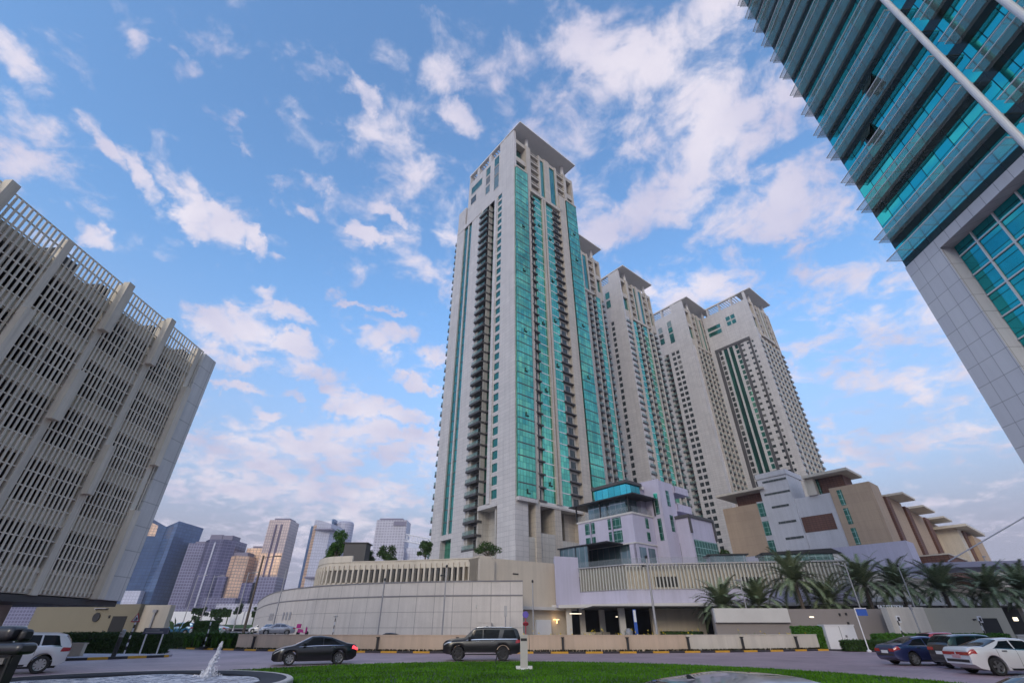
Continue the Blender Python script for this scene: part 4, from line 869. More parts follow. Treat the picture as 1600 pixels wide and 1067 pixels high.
m.prism([(-280, 694), (-262, 700), (-256, 715), (-256, 740), (-285, 740), (-287, 700)], 0, 134, top=[(-280, 694, 135), (-262, 700, 131), (-256, 715, 130), (-256, 740, 130), (-285, 740, 135), (-287, 700, 136)])
q.box(-291.5, -287, 702, 735, 0, 128); gld.prism([(-287, 699.6), (-281, 693.6), (-280.5, 694.2), (-286.6, 700.4)], 0, 128)
c.box(-281.5, -256, 692, 714, 121, 123); c.box(-281.5, -256, 692.2, 714, 60, 62)
far('far_tower', 'pale lilac tower with a golden edge and dark bands', 'tower', [('facade', m, MT['f_white']), ('blue_side', q, MT['f_blue']), ('sunset_edge', gld, MT['f_sunset']), ('dark_band', c, MT['f_cap'])], (0, 0, 0), 0)
m = MB(); m.lathe([(0, 0), (13, 0), (13, 141), (11, 144), (0, 144)], (-262, 760, 0), 24); c = MB(); c.box(-279, -275.5, 745, 760, 0, 146)
far('far_tower', 'slim round blue grey tower rising behind the pale one', 'tower', [('facade', m, MT['f_grey']), ('dark_edge', c, MT['f_blue'])], (0, 0, 0), 0)
m = MB(); m.box(-197, -153, 700, 730, 0, 136); m.box(-150 - 12, -150, 690, 720, 0, 95); c = MB(); c.box(-194, -160, 704, 726, 136, 139); c3 = MB(); c3.box(-172, -154, 699, 701, 128, 134)
far('far_tower', 'broad grey lilac slab joined to a white lattice bridge', 'tower', [('facade', m, MT['f_grey']), ('roof', c, MT['f_cap']), ('dark_band', c3, MT['f_cap'])], (0, 0, 0), 0)
m = MB()
for i in range(12):
    a, b_ = -153 + i * 4.4, -153 + (i + 1) * 4.4; za, zb = 117 - .75 * i, 117 - .75 * (i + 1)
    m.tube((a, 702, za), (b_, 702, zb), .8, n=6); m.tube((a, 702, za - 9), (b_, 702, zb - 9), 1.0, n=6); m.tube((a, 702, za), (b_, 702, zb - 9), .45, n=6); m.tube((b_, 702, zb), (a, 702, za - 9), .45, n=6)
p = MB(); p.box(-150, -118, 705, 730, 0, 99)
far('lattice_bridge', 'white lattice sky bridge resting on a pale block', 'bridge', [('lattice', m, MT['white']), ('block', p, MT['f_white'])], (0, 0, 0), 0)
m = MB(); m.box(-153, -128, 560, 580, 0, 60); c = MB(); c.box(-147, -138, 559, 560, 55, 58); far('far_block', 'low cream far block under the lattice bridge', 'building', [('wall', m, MT['f_pink']), ('sign_panel', c, MT['f_blue'])], (0, 0, 0), 0)
for x0, x1, h, lb_ in ((-330, -300, 44, 'small hazy far block, leftmost above the curved wall'), (-306, -292, 54, 'small hazy far block beside the pale tower'), (-345, -328, 36, 'small hazy far block at the foot of the pink tower')):
    m = MB(); m.box(x0, x1, 860, 880, 0, h * 1.25); m.box(x0 + 4, x1 - 4, 862, 876, h * 1.25, h * 1.25 + 6); far('far_block', lb_, 'building', [('facade', m, MT['f_grey'])], (0, 0, 0), 0)
for x0, x1, h, k, lb_ in ((-640, -560, 40, 'f_lilac', 'long low far block seen under the car park'), (-700, -650, 46, 'f_white', 'white far block seen under the car park'), (-560, -480, 26, 'f_white', 'white low far block behind the guardhouse'), (-480, -360, 24, 'f_lilac', 'long low far terrace below the towers'), (-360, -290, 28, 'f_grey', 'grey low far terrace below the pink tower')):
    m = MB(); m.box(x0, x1, 640, 670, 0, h); far('far_block', lb_, 'building', [('facade', m, MT[k])], (0, 0, 0), 0, 'low blocks on the skyline')
# ---------------------------------------------------------------- ground, driveway, lawn, kerbs
def gh(x, y):
    """height of the land: level by the drive, rising a little towards the outer road on the left"""
    a = min(1, max(0, (y - 62) / 14)); b_ = min(1, max(0, (-18 - x * 1.0 - (y - 62) * .12) / 12)); c = min(1, max(0, (y - 110) / 150))
    s = lambda t: t * t * (3 - 2 * t)
    return (1.05 * s(a) + 2.2 * s(c)) * s(b_)
MT['sandy'] = plain('sandy_ground', (.30,.27,.25), .9, var=.15, scale=.08)
def pave_mat():
    m = panel('driveway_pavers', (.385,.265,.29), (.32,.225,.25), (.17,.12,.155), .42, .21, .012, .48, offset=.5, weather=.34, wscale=.22)
    t = m.node_tree; L = t.links
    # pavers lie flat: u = x, v = y
    for n in t.nodes:
        if n.bl_idname == 'ShaderNodeCombineXYZ':
            sp_ = [k for k in t.nodes if k.bl_idname == 'ShaderNodeSeparateXYZ'][0]
            L.new(sp_.outputs[0], n.inputs[0]); L.new(sp_.outputs[1], n.inputs[1])
    return m
MT['pavers'] = pave_mat()
MT['asphalt'] = plain('asphalt', (.14,.13,.145), .8, var=.15, scale=.3)
MT['paint_white'] = plain('road_paint', (.55,.53,.56), .7, var=.25, scale=1.5)
MT['kerb_y'] = plain('kerb_yellow', (.62,.33,.03), .65, var=.18, scale=2)
MT['kerb_k'] = plain('kerb_black', (.035,.03,.035), .65, var=.2, scale=2)
MT['kerb_w'] = plain('kerb_white', (.60,.57,.55), .7, var=.12, scale=2)
MT['turf'] = plain('turf_soil', (.035,.075,.015), .9, var=.25, scale=.6)
MT['pave_pale'] = plain('pale_paving', (.42,.40,.44), .75, var=.12, scale=.7)
m = MB(); xs = [-1500, -900, -400] + [-200 + i * 10 for i in range(41)] + [400, 900, 1500]; ys = [-300, -60] + [i * 8 for i in range(-4, 36)] + [330, 420, 600, 1000, 1600]
m.grid([[(x, y, gh(x, y) if y < 2000 else gh(x, y)) for x in xs] for y in ys]); setting('ground', m, MT['sandy'], smooth=True)
def front(x, off=0.0): return 48.9 + .0075 * (x - 2) ** 2 + off
m = MB(); X = [-62 + i * 2.0 for i in range(58)]
m.grid([[(x, -20, .004) for x in X], [(x, 20, .004) for x in X], [(x, front(x, -.1) if x > -48 else front(-48), .004) for x in X]]); setting('driveway', m, MT['pavers'])
m = MB(); m.grid([[(x, y, gh(x, y) + .02) for x in range(-190, -24, 6)] for y in (74, 82, 90, 100, 112, 124, 136)]); setting('outer_road', m, MT['asphalt'], smooth=True)
m = MB(); m.box(52, 110, 56, 83, 0, .01); setting('service_yard', m, MT['asphalt'])
def kerb(name, path, z=.15, w=.32, seg=1.55, pair=('kerb_y', 'kerb_k'), base=0.0):
    S_ = arclen(path); mb = MB(); s = 0; i = 0
    while s < S_[-1]:
        e_ = min(s + seg, S_[-1]); a, d = along(path, s, S_); b_, d2 = along(path, e_ - .01, S_); n1 = Vector((d.y, -d.x)); n2 = Vector((d2.y, -d2.x))
        mb.prism([tuple(a + n1 * w / 2), tuple(b_ + n2 * w / 2), tuple(b_ - n2 * w / 2), tuple(a - n1 * w / 2)], base, base + z, i % 2); s = e_; i += 1
    return setting(name, mb, [MT[pair[0]], MT[pair[1]]])
fp = [(x, front(x)) for x in [-48 + i * 1.5 for i in range(54)]]
fp = [p for p in fp if p[0] < 32.6] + [(34, 53.0), (35.2, 51.5), (37.5, 50.8), (42, 51), (47, 51.5), (54, 52)]
kerb('kerb', fp)
m = MB(); m.grid([[(x, front(x, .2), .1) for x in X if x < 33], [(x, front(x, 3.0), .1) for x in X if x < 33]]); setting('planting_bed', m, MT['turf'])
# round lawn
LC = (0.2, 18.6); lawn_pts = []
for i in range(96):
    t = 2 * pi * i / 96; lawn_pts.append((LC[0] + 17.3 * cos(t), LC[1] + 16.7 * sin(t)))
m = MB(); m.prism(lawn_pts, 0, .10, top=[(x, y, .10) for x, y in lawn_pts]); setting('lawn', m, MT['turf'])
kerb('lawn_kerb', lawn_pts + [lawn_pts[0]], z=.085, w=.26, seg=1.3, pair=('kerb_w', 'kerb_w'))
def grass_mat():
    m_, t, b_ = new_mat('grass_blade'); L = t.links
    g_ = t.nodes.new('ShaderNodeNewGeometry'); x = t.nodes.new('ShaderNodeMix'); x.data_type = 'RGBA'; L.new(g_.outputs['Random Per Island'], x.inputs[0])
    x.inputs[6].default_value = (.042, .138, .006, 1); x.inputs[7].default_value = (.09, .225, .013, 1)
    c = t.nodes.new('ShaderNodeTexCoord'); n = t.nodes.new('ShaderNodeTexNoise'); L.new(c.outputs['Object'], n.inputs['Vector']); n.inputs['Scale'].default_value = .35; n.inputs['Detail'].default_value = 4
    r = t.nodes.new('ShaderNodeMapRange'); L.new(n.outputs[0], r.inputs[0]); r.inputs[1].default_value = .3; r.inputs[2].default_value = .7; r.inputs[3].default_value = .62; r.inputs[4].default_value = 1.38
    h = t.nodes.new('ShaderNodeMix'); h.data_type = 'RGBA'; h.blend_type = 'MULTIPLY'; h.inputs[0].default_value = 1; L.new(x.outputs[2], h.inputs[6]); L.new(r.outputs[0], h.inputs[7])
    L.new(h.outputs[2], b_.inputs['Base Color']); b_.inputs['Roughness'].default_value = .7; b_.inputs['Specular IOR Level'].default_value = .12; return m_
rg = random.Random(3); m = MB(); BAS = (-13.2, 18.6, 5.6)
for i in range(90000):
    t = rg.random() * 2 * pi; r = sqrt(rg.random()); x, y = LC[0] + 17.1 * r * cos(t), LC[1] + 16.5 * r * sin(t)
    if y < 19 or hypot(x - BAS[0], y - BAS[1]) < BAS[2] + .1: continue
    a = rg.random() * pi; w = .035; h = .04 + .05 * rg.random(); dx, dy = cos(a) * w, sin(a) * w; lx, ly = (rg.random() - .5) * .08, (rg.random() - .5) * .08
    m.q([(x - dx, y - dy, .09), (x + dx, y + dy, .09), (x + lx, y + ly, .10 + h)])
o = part('grass', m, grass_mat()); o['kind'] = 'stuff'
# painted lines
m = MB()
def stripe(p, q, w=.14):
    p, q = Vector(p), Vector(q); d = (q - p).normalized(); n = Vector((-d.y, d.x)) * w / 2
    m.q([(p.x - n.x, p.y - n.y, .009), (q.x - n.x, q.y - n.y, .009), (q.x + n.x, q.y + n.y, .009), (p.x + n.x, p.y + n.y, .009)])
stripe((-25.4, 29.6), (-22.5, 32.2)); stripe((9.5, 43.6), (15.5, 44.3)); stripe((-6, 43.6), (9, 43.4), .08); stripe((20.2, 31.6), (23.4, 29.5)); stripe((25, 47), (31, 47.6), .1); stripe((36, 49), (41, 48.2), .12); stripe((-26, 42.5), (-14, 46.5), .1)
setting('road_marking', m, MT['paint_white'])
# left-hand traffic island
isl = [(-34, 36.2), (-30, 38.6), (-26.8, 42.8), (-27.2, 44.2), (-31, 45), (-38, 46), (-44, 44), (-44, 36)]
m = MB(); m.prism(isl, 0, .14, top=[(x, y, .14) for x, y in isl]); setting('traffic_island', m, MT['pave_pale'])
kerb('island_kerb', [(-38, 33.9), (-34, 36.1), (-30, 38.5), (-27.6, 41.6), (-26.7, 42.9)], z=.16, w=.3, seg=1.2)
m = MB(); m.box(0, 4.8, 0, .45, 0, .8); m.box(-.05, 4.85, -.05, .5, .8, .87); solo('planter_wall', m, MT['beige'], 'low beige planter wall behind the white car on the left', 'wall', loc=(-36.8, 40.0, .1), rz=radians(12))

# ---------------------------------------------------------------- fountain
ft = thing('fountain', 'round dark rimmed fountain pool of foaming water set in the lawn', 'fountain', (BAS[0], BAS[1], 0))
MT['granite'] = plain('dark_granite', (.008,.009,.016), .7, var=.2, scale=2)
m = MB(); m.lathe([(5.6, .0), (5.6, .32), (5.55, .36), (5.36, .36)], n=72); part('outer_rim', m, MT['cladding'], ft, smooth=True); m = MB(); m.lathe([(5.36, .355), (4.55, .33), (4.5, .30), (4.5, .12)], n=72); part('inner_rim', m, MT['granite'], ft, smooth=True)
def foam_mat():
    m_, t, b_ = new_mat('foaming_water'); L = t.links
    c = t.nodes.new('ShaderNodeTexCoord'); n = t.nodes.new('ShaderNodeTexNoise'); L.new(c.outputs['Object'], n.inputs['Vector']); n.inputs['Scale'].default_value = 2.4; n.inputs['Detail'].default_value = 8; n.inputs['Roughness'].default_value = .7; n.inputs['Distortion'].default_value = .8
    r = t.nodes.new('ShaderNodeValToRGB'); L.new(n.outputs[0], r.inputs[0]); r.color_ramp.elements[0].position = .40; r.color_ramp.elements[0].color = (.08, .11, .17, 1); r.color_ramp.elements[1].position = .60; r.color_ramp.elements[1].color = (.62, .64, .70, 1)
    L.new(r.outputs[0], b_.inputs['Base Color']); b_.inputs['Roughness'].default_value = .25
    bm = t.nodes.new('ShaderNodeBump'); L.new(n.outputs[0], bm.inputs['Height']); bm.inputs['Strength'].default_value = .6; bm.inputs['Distance'].default_value = .15; L.new(bm.outputs[0], b_.inputs['Normal']); return m_
rows = []
for i in range(17):
    r = 4.5 * i / 16; rows.append([(r * cos(2*pi*k/64), r * sin(2*pi*k/64), .27 + .025 * sin(r * 5 + 2 * sin(k * .6))) for k in range(64)])
m = MB(); m.grid(rows, close=True); part('water', m, foam_mat(), ft, smooth=True)
MT['spray'] = clear_glass('water_spray', (.80, .82, .90), .55, .2)
m = MB(); JX, JY = 1.35, 3.2; prof = []
rows = []
for i in range(16):
    t = i / 15; r = .13 * (1 - t) ** 1.6 + .035 + .012 * sin(i * 2.3); z = .25 + 1.18 * t
    rows.append([(JX + .26 * t + r * (1 + .18 * sin(k * 3 + i)) * cos(2*pi*k/12), JY + r * (1 + .18 * cos(k * 2 + i * 1.7)) * sin(2*pi*k/12), z) for k in range(12)])
m.grid(rows, close=True); m.q(rows[-1])
rj = random.Random(5)
for i in range(420):
    t = rj.random(); a = rj.random() * 2 * pi; r = (.08 + .5 * (1 - t) ** 1.5) * rj.random(); x, y, z = JX + .26 * t + r * cos(a), JY + r * sin(a), .3 + 1.1 * t * t; s = .012 + .03 * rj.random()
    m.q([(x - s, y, z), (x, y - s, z), (x + s, y, z), (x, y, z + 1.6 * s)])
part('water_jet', m, MT['spray'], ft, smooth=True)

# ---------------------------------------------------------------- barrier walls with black posts
MT['peach'] = plain('peach_render', (.60,.46,.35), .75, var=.08, scale=.3, streak=.14)
MT['offwhite'] = plain('off_white_render', (.64,.585,.51), .75, var=.08, scale=.3, streak=.14)
def bwall(x0, x1, mt, label):
    pth = [(x0 + (x1 - x0) * i / 14, front(x0 + (x1 - x0) * i / 14, .75)) for i in range(15)]
    mb = MB(); ribbon(mb, pth, 0, 1.32, .35); rb = MB(); ribbon(rb, pth, 1.32, 1.39, .43, out=.04)
    t = thing('barrier_wall', label, 'wall', group='low walls along the far kerb'); part('wall', mb, MT[mt], t); part('coping', rb, MT[mt], t)
bwall(-28.6, 1.55, 'peach', 'long peach low wall on the left along the kerb')
bwall(1.6, 16.4, 'peach', 'shorter peach low wall in the middle along the kerb')
bwall(16.45, 31.6, 'offwhite', 'off white low wall on the right along the kerb')
post_l = ['black wall post behind the front of the black saloon', 'black wall post between the two black cars', 'black wall post just left of the large black four wheel drive', 'black wall post first right of the grey bollard', 'black wall post second right of the grey bollard',
          'black wall post where the peach wall turns off white', 'black wall post in the middle of the off white wall', 'black wall post near the right end of the off white wall']
for i, u in enumerate((-26.3, -12.6, -5.0, 4.6, 10.6, 16.5, 22.2, 28.6)):
    m = MB(); m.box(-.09, .09, -.09, .09, 0, 1.05); m.box(-.14, .14, -.16, .12, 1.05, 1.12); m.box(-.12, .12, -.12, .12, 0, .06)
    solo('wall_post', m, MT['dark_metal'], post_l[i], 'post', 'black posts along the low walls', loc=(u, front(u, .55), .1))

# ---------------------------------------------------------------- guardhouse and gate walls
gd = thing('guardhouse', 'beige flat roofed guardhouse with a dark doorway on the left', 'guardhouse', (-46.6, 66.0, 0), radians(-8))
m = MB(); m.box(-15, 0, 0, 4, 0, 4.5); part('wall', m, plain('shaded_beige_render', (.21,.185,.13), .75, var=.07, scale=.2), gd); m = MB(); m.box(0.003, 3.7, .6, 1.4, 0, 4.4); part('side_wall', m, MT['beige'], gd)  # left wall: shade beneath the car park is put into its darker render
m = MB(); m.box(-3.3, -1.3, -.04, .3, .1, 3.2); part('doorway', m, MT['black'], gd)
m = MB(); m.box(-6.1, -4.4, -.35, 0, 4.0, 4.08); m.box(-6.1, -6.0, -.3, -.0, 3.9, 4.0); part('canopy_bracket', m, MT['steel'], gd)
m = MB(); m.lathe([(0, 0), (.5, .02), (.5, .1), (0, .1)], n=20); o = part('oval_plaque', m, MT['dark_metal'], gd, loc=(-5.6, -.01, 3.1)); o.rotation_euler = (pi / 2, 0, 0)
m = MB(); m.box(-3.9, -3.7, -.1, 0, 3.0, 3.3); m.box(-4.0, -3.85, -.05, 0, 1.5, 1.7); part('switch_box', m, MT['dark_metal'], gd)
m = MB(); m.box(1.8, 2.0, .4, .6, .5, 3.6); m.box(1.65, 2.15, .3, .6, 3.6, 3.9); part('flue', m, MT['steel'], gd)
gw = thing('gate_wall', 'wide grey gate wall in front of the palms', 'wall', (0, 0, 0))
m = MB(); m.box(24.3, 46, 64.0, 64.5, 0, 3.9); part('wall', m, plain('taupe_render', (.27,.235,.22), .75, var=.05, scale=.2), gw)
m = MB(); m.box(24.3, 33.2, 63.6, 64.0, 2.5, 3.96); part('pale_panel', m, MT['concrete'], gw)
m = MB(); m.box(35.8, 36.3, 63.95, 64, 3.0, 3.12); part('wall_lamp', m, MT['lamp_white'], gw)
m = MB()
for x, z in ((39.4, 3.2), (40.2, 3.25), (40.1, 2.3)): m.box(x, x + .14, 63.8, 64, z, z + .25)
part('wall_camera', m, MT['dark_metal'], gw)
gp = thing('gatehouse', 'pale olive gatehouse with a white panel and dark doorway', 'gatehouse', (0, 0, 0))
m = MB(); m.box(46.6, 57.6, 62.0, 68, 0, 3.95); part('wall', m, plain('olive_cream_render', (.45,.42,.34), .75, var=.06, scale=.2), gp)
m = MB(); m.box(43.6, 47.9, 61.4, 62.4, 0, 4.0); part('white_panel', m, MT['offwhite'], gp)
m = MB(); m.box(54.4, 56.4, 61.95, 62.2, 0, 2.9); part('doorway', m, MT['black'], gp)
m = MB(); m.box(53.6, 53.85, 61.8, 62, 2.7, 2.85); m.box(53.9, 54.1, 61.93, 62, 1.2, 1.4); part('switch_box', m, MT['dark_metal'], gp)
m = MB(); m.box(57.8, 90, 62, 62.6, 0, 1.15); m.box(57.7, 90, 61.9, 62.7, 1.15, 1.3); solo('boundary_wall', m, MT['concrete'], 'low concrete wall running right from the gatehouse', 'wall')
m = MB(); m.box(0, 3.1, 0, 1.0, 0, 2.15); m.box(-.06, 3.16, -.06, 1.06, 2.15, 2.24); cb = thing('utility_cabinet', 'white utility cabinet beside the clipped hedge block', 'cabinet', (32.8, 56.4, 0)); part('body', m, MT['white'], cb)
m = MB(); m.box(1.5, 1.54, -.02, 0, .1, 2.1); m.box(1.9, 2.1, -.03, 0, 1.1, 1.3); part('door_seam', m, MT['joint'], cb)
m = MB(); m.box(0, 1.9, 0, .8, 0, 2.6); m.box(-.05, 1.95, -.05, .85, 2.6, 2.7); t_ = thing('utility_cabinet', 'grey utility cabinet against the curved wall', 'cabinet', (-4.9, 77.2, 0)); part('body', m, MT['cladding'], t_)
m = MB(); m.box(.4, .8, -.03, 0, 1.7, 2.1); m.box(1.2, 1.5, -.03, 0, 1.8, 2.2); part('vent_grille', m, MT['dark_metal'], t_)
# white hoarding far left, over the outer road
hd = thing('site_hoarding', 'long white hoarding beyond the outer road', 'hoarding', (0, 0, 0)); m = MB()
for a, b_ in ((-122, -90), (-89.6, -66),): m.box(a, b_, 178, 178.5, 2.6, 6.8)
part('panel', m, MT['white'], hd)
m = MB(); m.prism([(-110, 140), (-60, 140), (-60, 168), (-110, 168)], 2.0, 2.6, top=[(-108, 143, 2.6), (-62, 143, 2.6), (-62, 168, 3.0), (-108, 168, 3.0)]); setting('verge', m, MT['turf'])
# ---------------------------------------------------------------- plants
MT['bark'] = plain('bark', (.12,.09,.07), .9, var=.25, scale=3)
MT['palm_bark'] = plain('palm_bark', (.13,.105,.085), .95, var=.3, scale=4)
MT['leaf_a'] = leaf('tree_leaf', (.025,.06,.015), (.07,.12,.03))
MT['leaf_b'] = leaf('tree_leaf_bright', (.03,.09,.012), (.09,.19,.03))
MT['leaf_far'] = leaf('far_leaf', (.035,.06,.03), (.07,.095,.05))
MT['hedge_leaf'] = leaf('hedge_leaf', (.018,.045,.010), (.05,.10,.022))
MT['hedge_bright'] = leaf('hedge_leaf_bright', (.03,.10,.01), (.08,.20,.02))
MT['frond'] = leaf('palm_frond', (.11,.16,.075), (.28,.315,.18))
def rnd_leaf(m, p, s, R, mi=0):
    a, b_ = R.random() * 2 * pi, R.random() * 2 - 1; c = sqrt(1 - b_ * b_); n = Vector((c * cos(a), c * sin(a), b_))
    u = n.orthogonal().normalized(); v = n.cross(u); t = R.random() * 2 * pi; u, v = u * cos(t) + v * sin(t), v * cos(t) - u * sin(t)
    w = s * (.35 + .25 * R.random()); p = Vector(p)
    m.q([p - u * s, p - v * w, p + u * s, p + v * w], mi)
def branch(m, p0, p1, r0, r1, R, bend=.12, n=4):
    p0, p1 = Vector(p0), Vector(p1); L = (p1 - p0).length; q = p0
    for i in range(1, n + 1):
        t = i / n; p = p0.lerp(p1, t) + (Vector((R.random()-.5, R.random()-.5, (R.random()-.5) * .4)) * bend * L if i < n else Vector())
        m.tube(q, p, r0 + (r1 - r0) * (i - 1) / n, r0 + (r1 - r0) * t, 7, cap=(i == n)); q = p
def tree(name, label, loc, h, spread, group, seed, leafm='leaf_a', lobes=9, per=230, ls=.16, trunk=.35, flat=.55, base=0.4, lean=0.0, cat='tree'):
    R = random.Random(seed); t = thing(name, label, cat, loc, R.random() * 6, group)
    tr = MB(); fork = Vector((lean * .3, 0, h * trunk)); branch(tr, (0, 0, -.3), fork, .05 * h ** .8 + .03, .04 * h ** .8, R, .05)
    cr = MB()
    for i in range(lobes):
        a = 2 * pi * i / lobes * 1.0 + R.random(); rr = spread * (.25 + .75 * R.random()); z = h * (base + (1 - base) * R.random()) 
        z = min(z, h * (1 - .35 * (rr / spread) ** 2))
        c = Vector((rr * cos(a) * .8 + lean, rr * sin(a) * .8, z)); branch(tr, fork, c, .026 * h ** .8, .008, R, .1)
        lr = spread * (.28 + .22 * R.random())
        for k in range(per):
            d = Vector((R.gauss(0, 1), R.gauss(0, 1), R.gauss(0, 1))).normalized() * lr * (R.random() ** .45)
            d.z *= flat * 1.2
            rnd_leaf(cr, c + d, ls * (.7 + .6 * R.random()), R)
    part('trunk', tr, MT['bark'], t); part('crown', cr, MT[leafm], t); return t
GP = 'small trees on the podium roof'
tree('roof_tree', 'tall bright green tree at the left end of the drum roof', (-34.3, 96.6, 11.4), 6.5, 2.3, GP, 11, 'leaf_b', 12, 300, .2, .22, .9, .25)
tree('roof_tree', 'low bushy dark tree close beside the tall bright one', (-35.2, 98, 11.4), 3.0, 2.0, GP, 12, 'leaf_a', 8, 260, .18, .2, .7, .2)
tree('roof_tree', 'round tree right behind the dark plant room', (-28.3, 97.5, 11.4), 4.2, 1.9, GP, 13, 'leaf_a', 10, 240, .17, .3, .7, .35)
tree('roof_tree', 'round tree left of the grey slab tower on the drum roof', (-24.0, 96, 11.4), 4.0, 2.2, GP, 14, 'leaf_a', 10, 240, .17, .3, .65, .35)
tree('roof_tree', 'open small tree with a bare forked trunk beside the tallest tower', (-16.6, 95.6, 11.4), 5.0, 1.9, GP, 15, 'leaf_a', 10, 200, .17, .42, .65, .5)
tree('roof_tree', 'flat spreading tree in front of the open foot of the tower', (-4.6, 96.5, 11.4), 5.2, 2.6, GP, 16, 'leaf_a', 11, 150, .17, .4, .5, .55, .3)
tree('roof_shrub', 'clump of tall shrubs between the lilac block and the sand residences', (46.5, 108, 12.5), 4.8, 2.6, None, 17, 'leaf_a', 9, 240, .22, .2, .8, .25, 0, 'shrub')
# date palms
def palm_meshes(seed, th, nf=64, fl=4.7):
    R = random.Random(seed); tr = MB(); rows = []; lean = (R.random() - .5) * .5
    for i in range(30):
        t = i / 29; r = .25 - .05 * t + (.035 if i % 2 else 0) + (.1 * (t - .9) / .1 if t > .9 else 0)
        rows.append([(lean * t * t + r * cos(2*pi*k/12), r * sin(2*pi*k/12), -.2 + (th + .2) * t) for k in range(12)])
    tr.grid(rows, close=True); tr.q(rows[-1]); cr = MB(); top = Vector((lean, 0, th))
    for i in range(nf):
        a = i * 2.39996 + R.random() * .3; e0 = 1.38 - 1.5 * (i / nf) + (R.random() - .5) * .25; L = fl * (.8 + .3 * R.random()); droop = .7 + .8 * R.random() + .3 * (i / nf)
        p = top.copy(); n = 22; pts = [p.copy()]; tw = (R.random() - .5) * .7
        for k in range(n):
            e = e0 - droop * (k / n) ** 1.4; aa = a + tw * (k / n) ** 2; p = p + Vector((cos(e) * cos(aa), cos(e) * sin(aa), sin(e))) * (L / n); pts.append(p.copy())
        for k in range(n):
            d = (pts[k+1] - pts[k]).normalized(); side = d.cross(Vector((0, 0, 1))); 
            if side.length < .05: side = Vector((sin(a), -cos(a), 0))
            side.normalize(); up = side.cross(d); w = .035 * (1 - k / n) + .01
            cr.q([pts[k] - side * w, pts[k] + side * w, pts[k+1] + side * w, pts[k+1] - side * w])
            if k < 3: continue
            for sgn in (-1, 1):
                for q in (0, .33, .67):
                    ll = (.36 + .44 * sin(pi * min(1, (k + 2) / n) ** .8)) * (.85 + .3 * R.random()); bp = pts[k].lerp(pts[k+1], q)
                    dv = (side * sgn * .75 + d * .65 + up * (.28 - .25 * R.random())).normalized(); wv = d * .042; tip = bp + dv * ll - Vector((0, 0, .10 * ll + .06 * R.random()))
                    cr.q([bp - wv, bp + wv, tip + wv * .2, tip - wv * .2])
    return tr.mesh('trunk', MT['palm_bark'], True), cr.mesh('crown', MT['frond'])
PM = [palm_meshes(21, 6.0), palm_meshes(22, 6.6, 66), palm_meshes(23, 5.6, 58), palm_meshes(24, 6.2, 62)]
PALMS = [(29.0, 72, 0, -1.7, 'date palm in front of the long louvred screen, leftmost of the row'), (34.2, 72.5, 2, -1.0, 'date palm second from the left, thick and low against the screen'), (39.6, 71.5, 1, 1.0, 'tallest upright date palm before the right part of the screen'),
         (43.9, 73, 3, -1.6, 'short date palm at the end of the louvred screen'), (49.2, 71.8, 0, 1.3, 'date palm before the left of the big lilac wall'), (54.4, 72.3, 3, 0.8, 'date palm before the right corner of the big lilac wall'),
         (60.0, 72, 2, 0.9, 'date palm above the door end of the gatehouse'), (65.4, 71, 1, -.6, 'leaning date palm just right of the gatehouse'), (71.2, 72, 3, .0, 'date palm under the hanging canopy near the picture edge'), (76.5, 76, 0, .2, 'date palm half cut by the picture edge')]
for i, (x, y, k, dz, lb_) in enumerate(PALMS):
    t = thing('date_palm', lb_, 'palm', (x, y, dz if dz < 0 else 0), i * 1.7, 'date palms behind the gate walls')
    for n, me in zip(('trunk', 'crown'), PM[k]): link(bpy.data.objects.new(n, me), t)
    if dz > 0: t.scale = (1, 1, 1 + dz / 9)
# trees far beyond the outer road, and mid-distance bits on the left
FT = [(-88, 170, 6.0, 'right of the wide hedge screen'), (-94.2, 172, 5.6, 'before the dark gridded tower'), (-79, 168, 5.8, 'between the golden towers and the road'), (-84, 174, 5.4, 'below the golden towers'), (-100.5, 172, 5.2, 'farthest left before the blue tower'), (-74, 160, 4.6, 'close to the end of the curved wall')]
for i, (x, y, h, w) in enumerate(FT): tree('street_tree', 'hazy street tree ' + w, (x, y, 2.6), h, 1.7, 'street trees beyond the outer road', 40 + i, 'leaf_far', 8, 110, .28, .5, .7, .55)
for i, (x, y, w) in enumerate(((-98, 165, 'in front of the white hoarding, left one'), (-91, 165, 'in front of the white hoarding, right one'))): tree('street_tree', 'small dark tree ' + w, (x, y, 2.2), 3.0, 1.5, 'street trees beyond the outer road', 60 + i, 'leaf_far', 8, 110, .22, .45, .5, .5)
def hedge(name, label, cat, x0, x1, y0, y1, z0, z1, mt, seed, n, loc=(0,0,0), rz=0, ls=.09, group=None):
    R = random.Random(seed); m = MB(); m.box(x0 + .06, x1 - .06, y0 + .06, y1 - .06, z0, z1 - .07)
    for i in range(n):
        f = R.random(); x, y, z = x0 + (x1 - x0) * R.random(), y0 + (y1 - y0) * R.random(), z0 + (z1 - z0) * R.random()
        if f < .55: y = y0 + .05 * R.gauss(0, 1)
        elif f < .85: z = z1 + .05 * R.gauss(0, 1) - .03
        else: x = (x0 if R.random() < .5 else x1) + .04 * R.gauss(0, 1)
        rnd_leaf(m, (x, y, z), ls * (.7 + .7 * R.random()), R)
    return solo(name, m, MT[mt], label, cat, group, loc=loc, rz=rz)
HG = 'clipped hedges'
hedge('hedge', 'long dark clipped hedge behind the kerb left of the fountain jet', 'hedge', -17, 4.5, 0, 1.3, 0, 1.35, 'hedge_leaf', 1, 9000, (-32.6, 58.6, .05), radians(-17), group=HG)
hedge('hedge', 'short dark hedge behind the beige planter wall', 'hedge', 0, 8.6, 0, 1.2, 0, 1.5, 'hedge_leaf', 2, 4500, (-39.2, 47.0, .05), radians(8), group=HG)
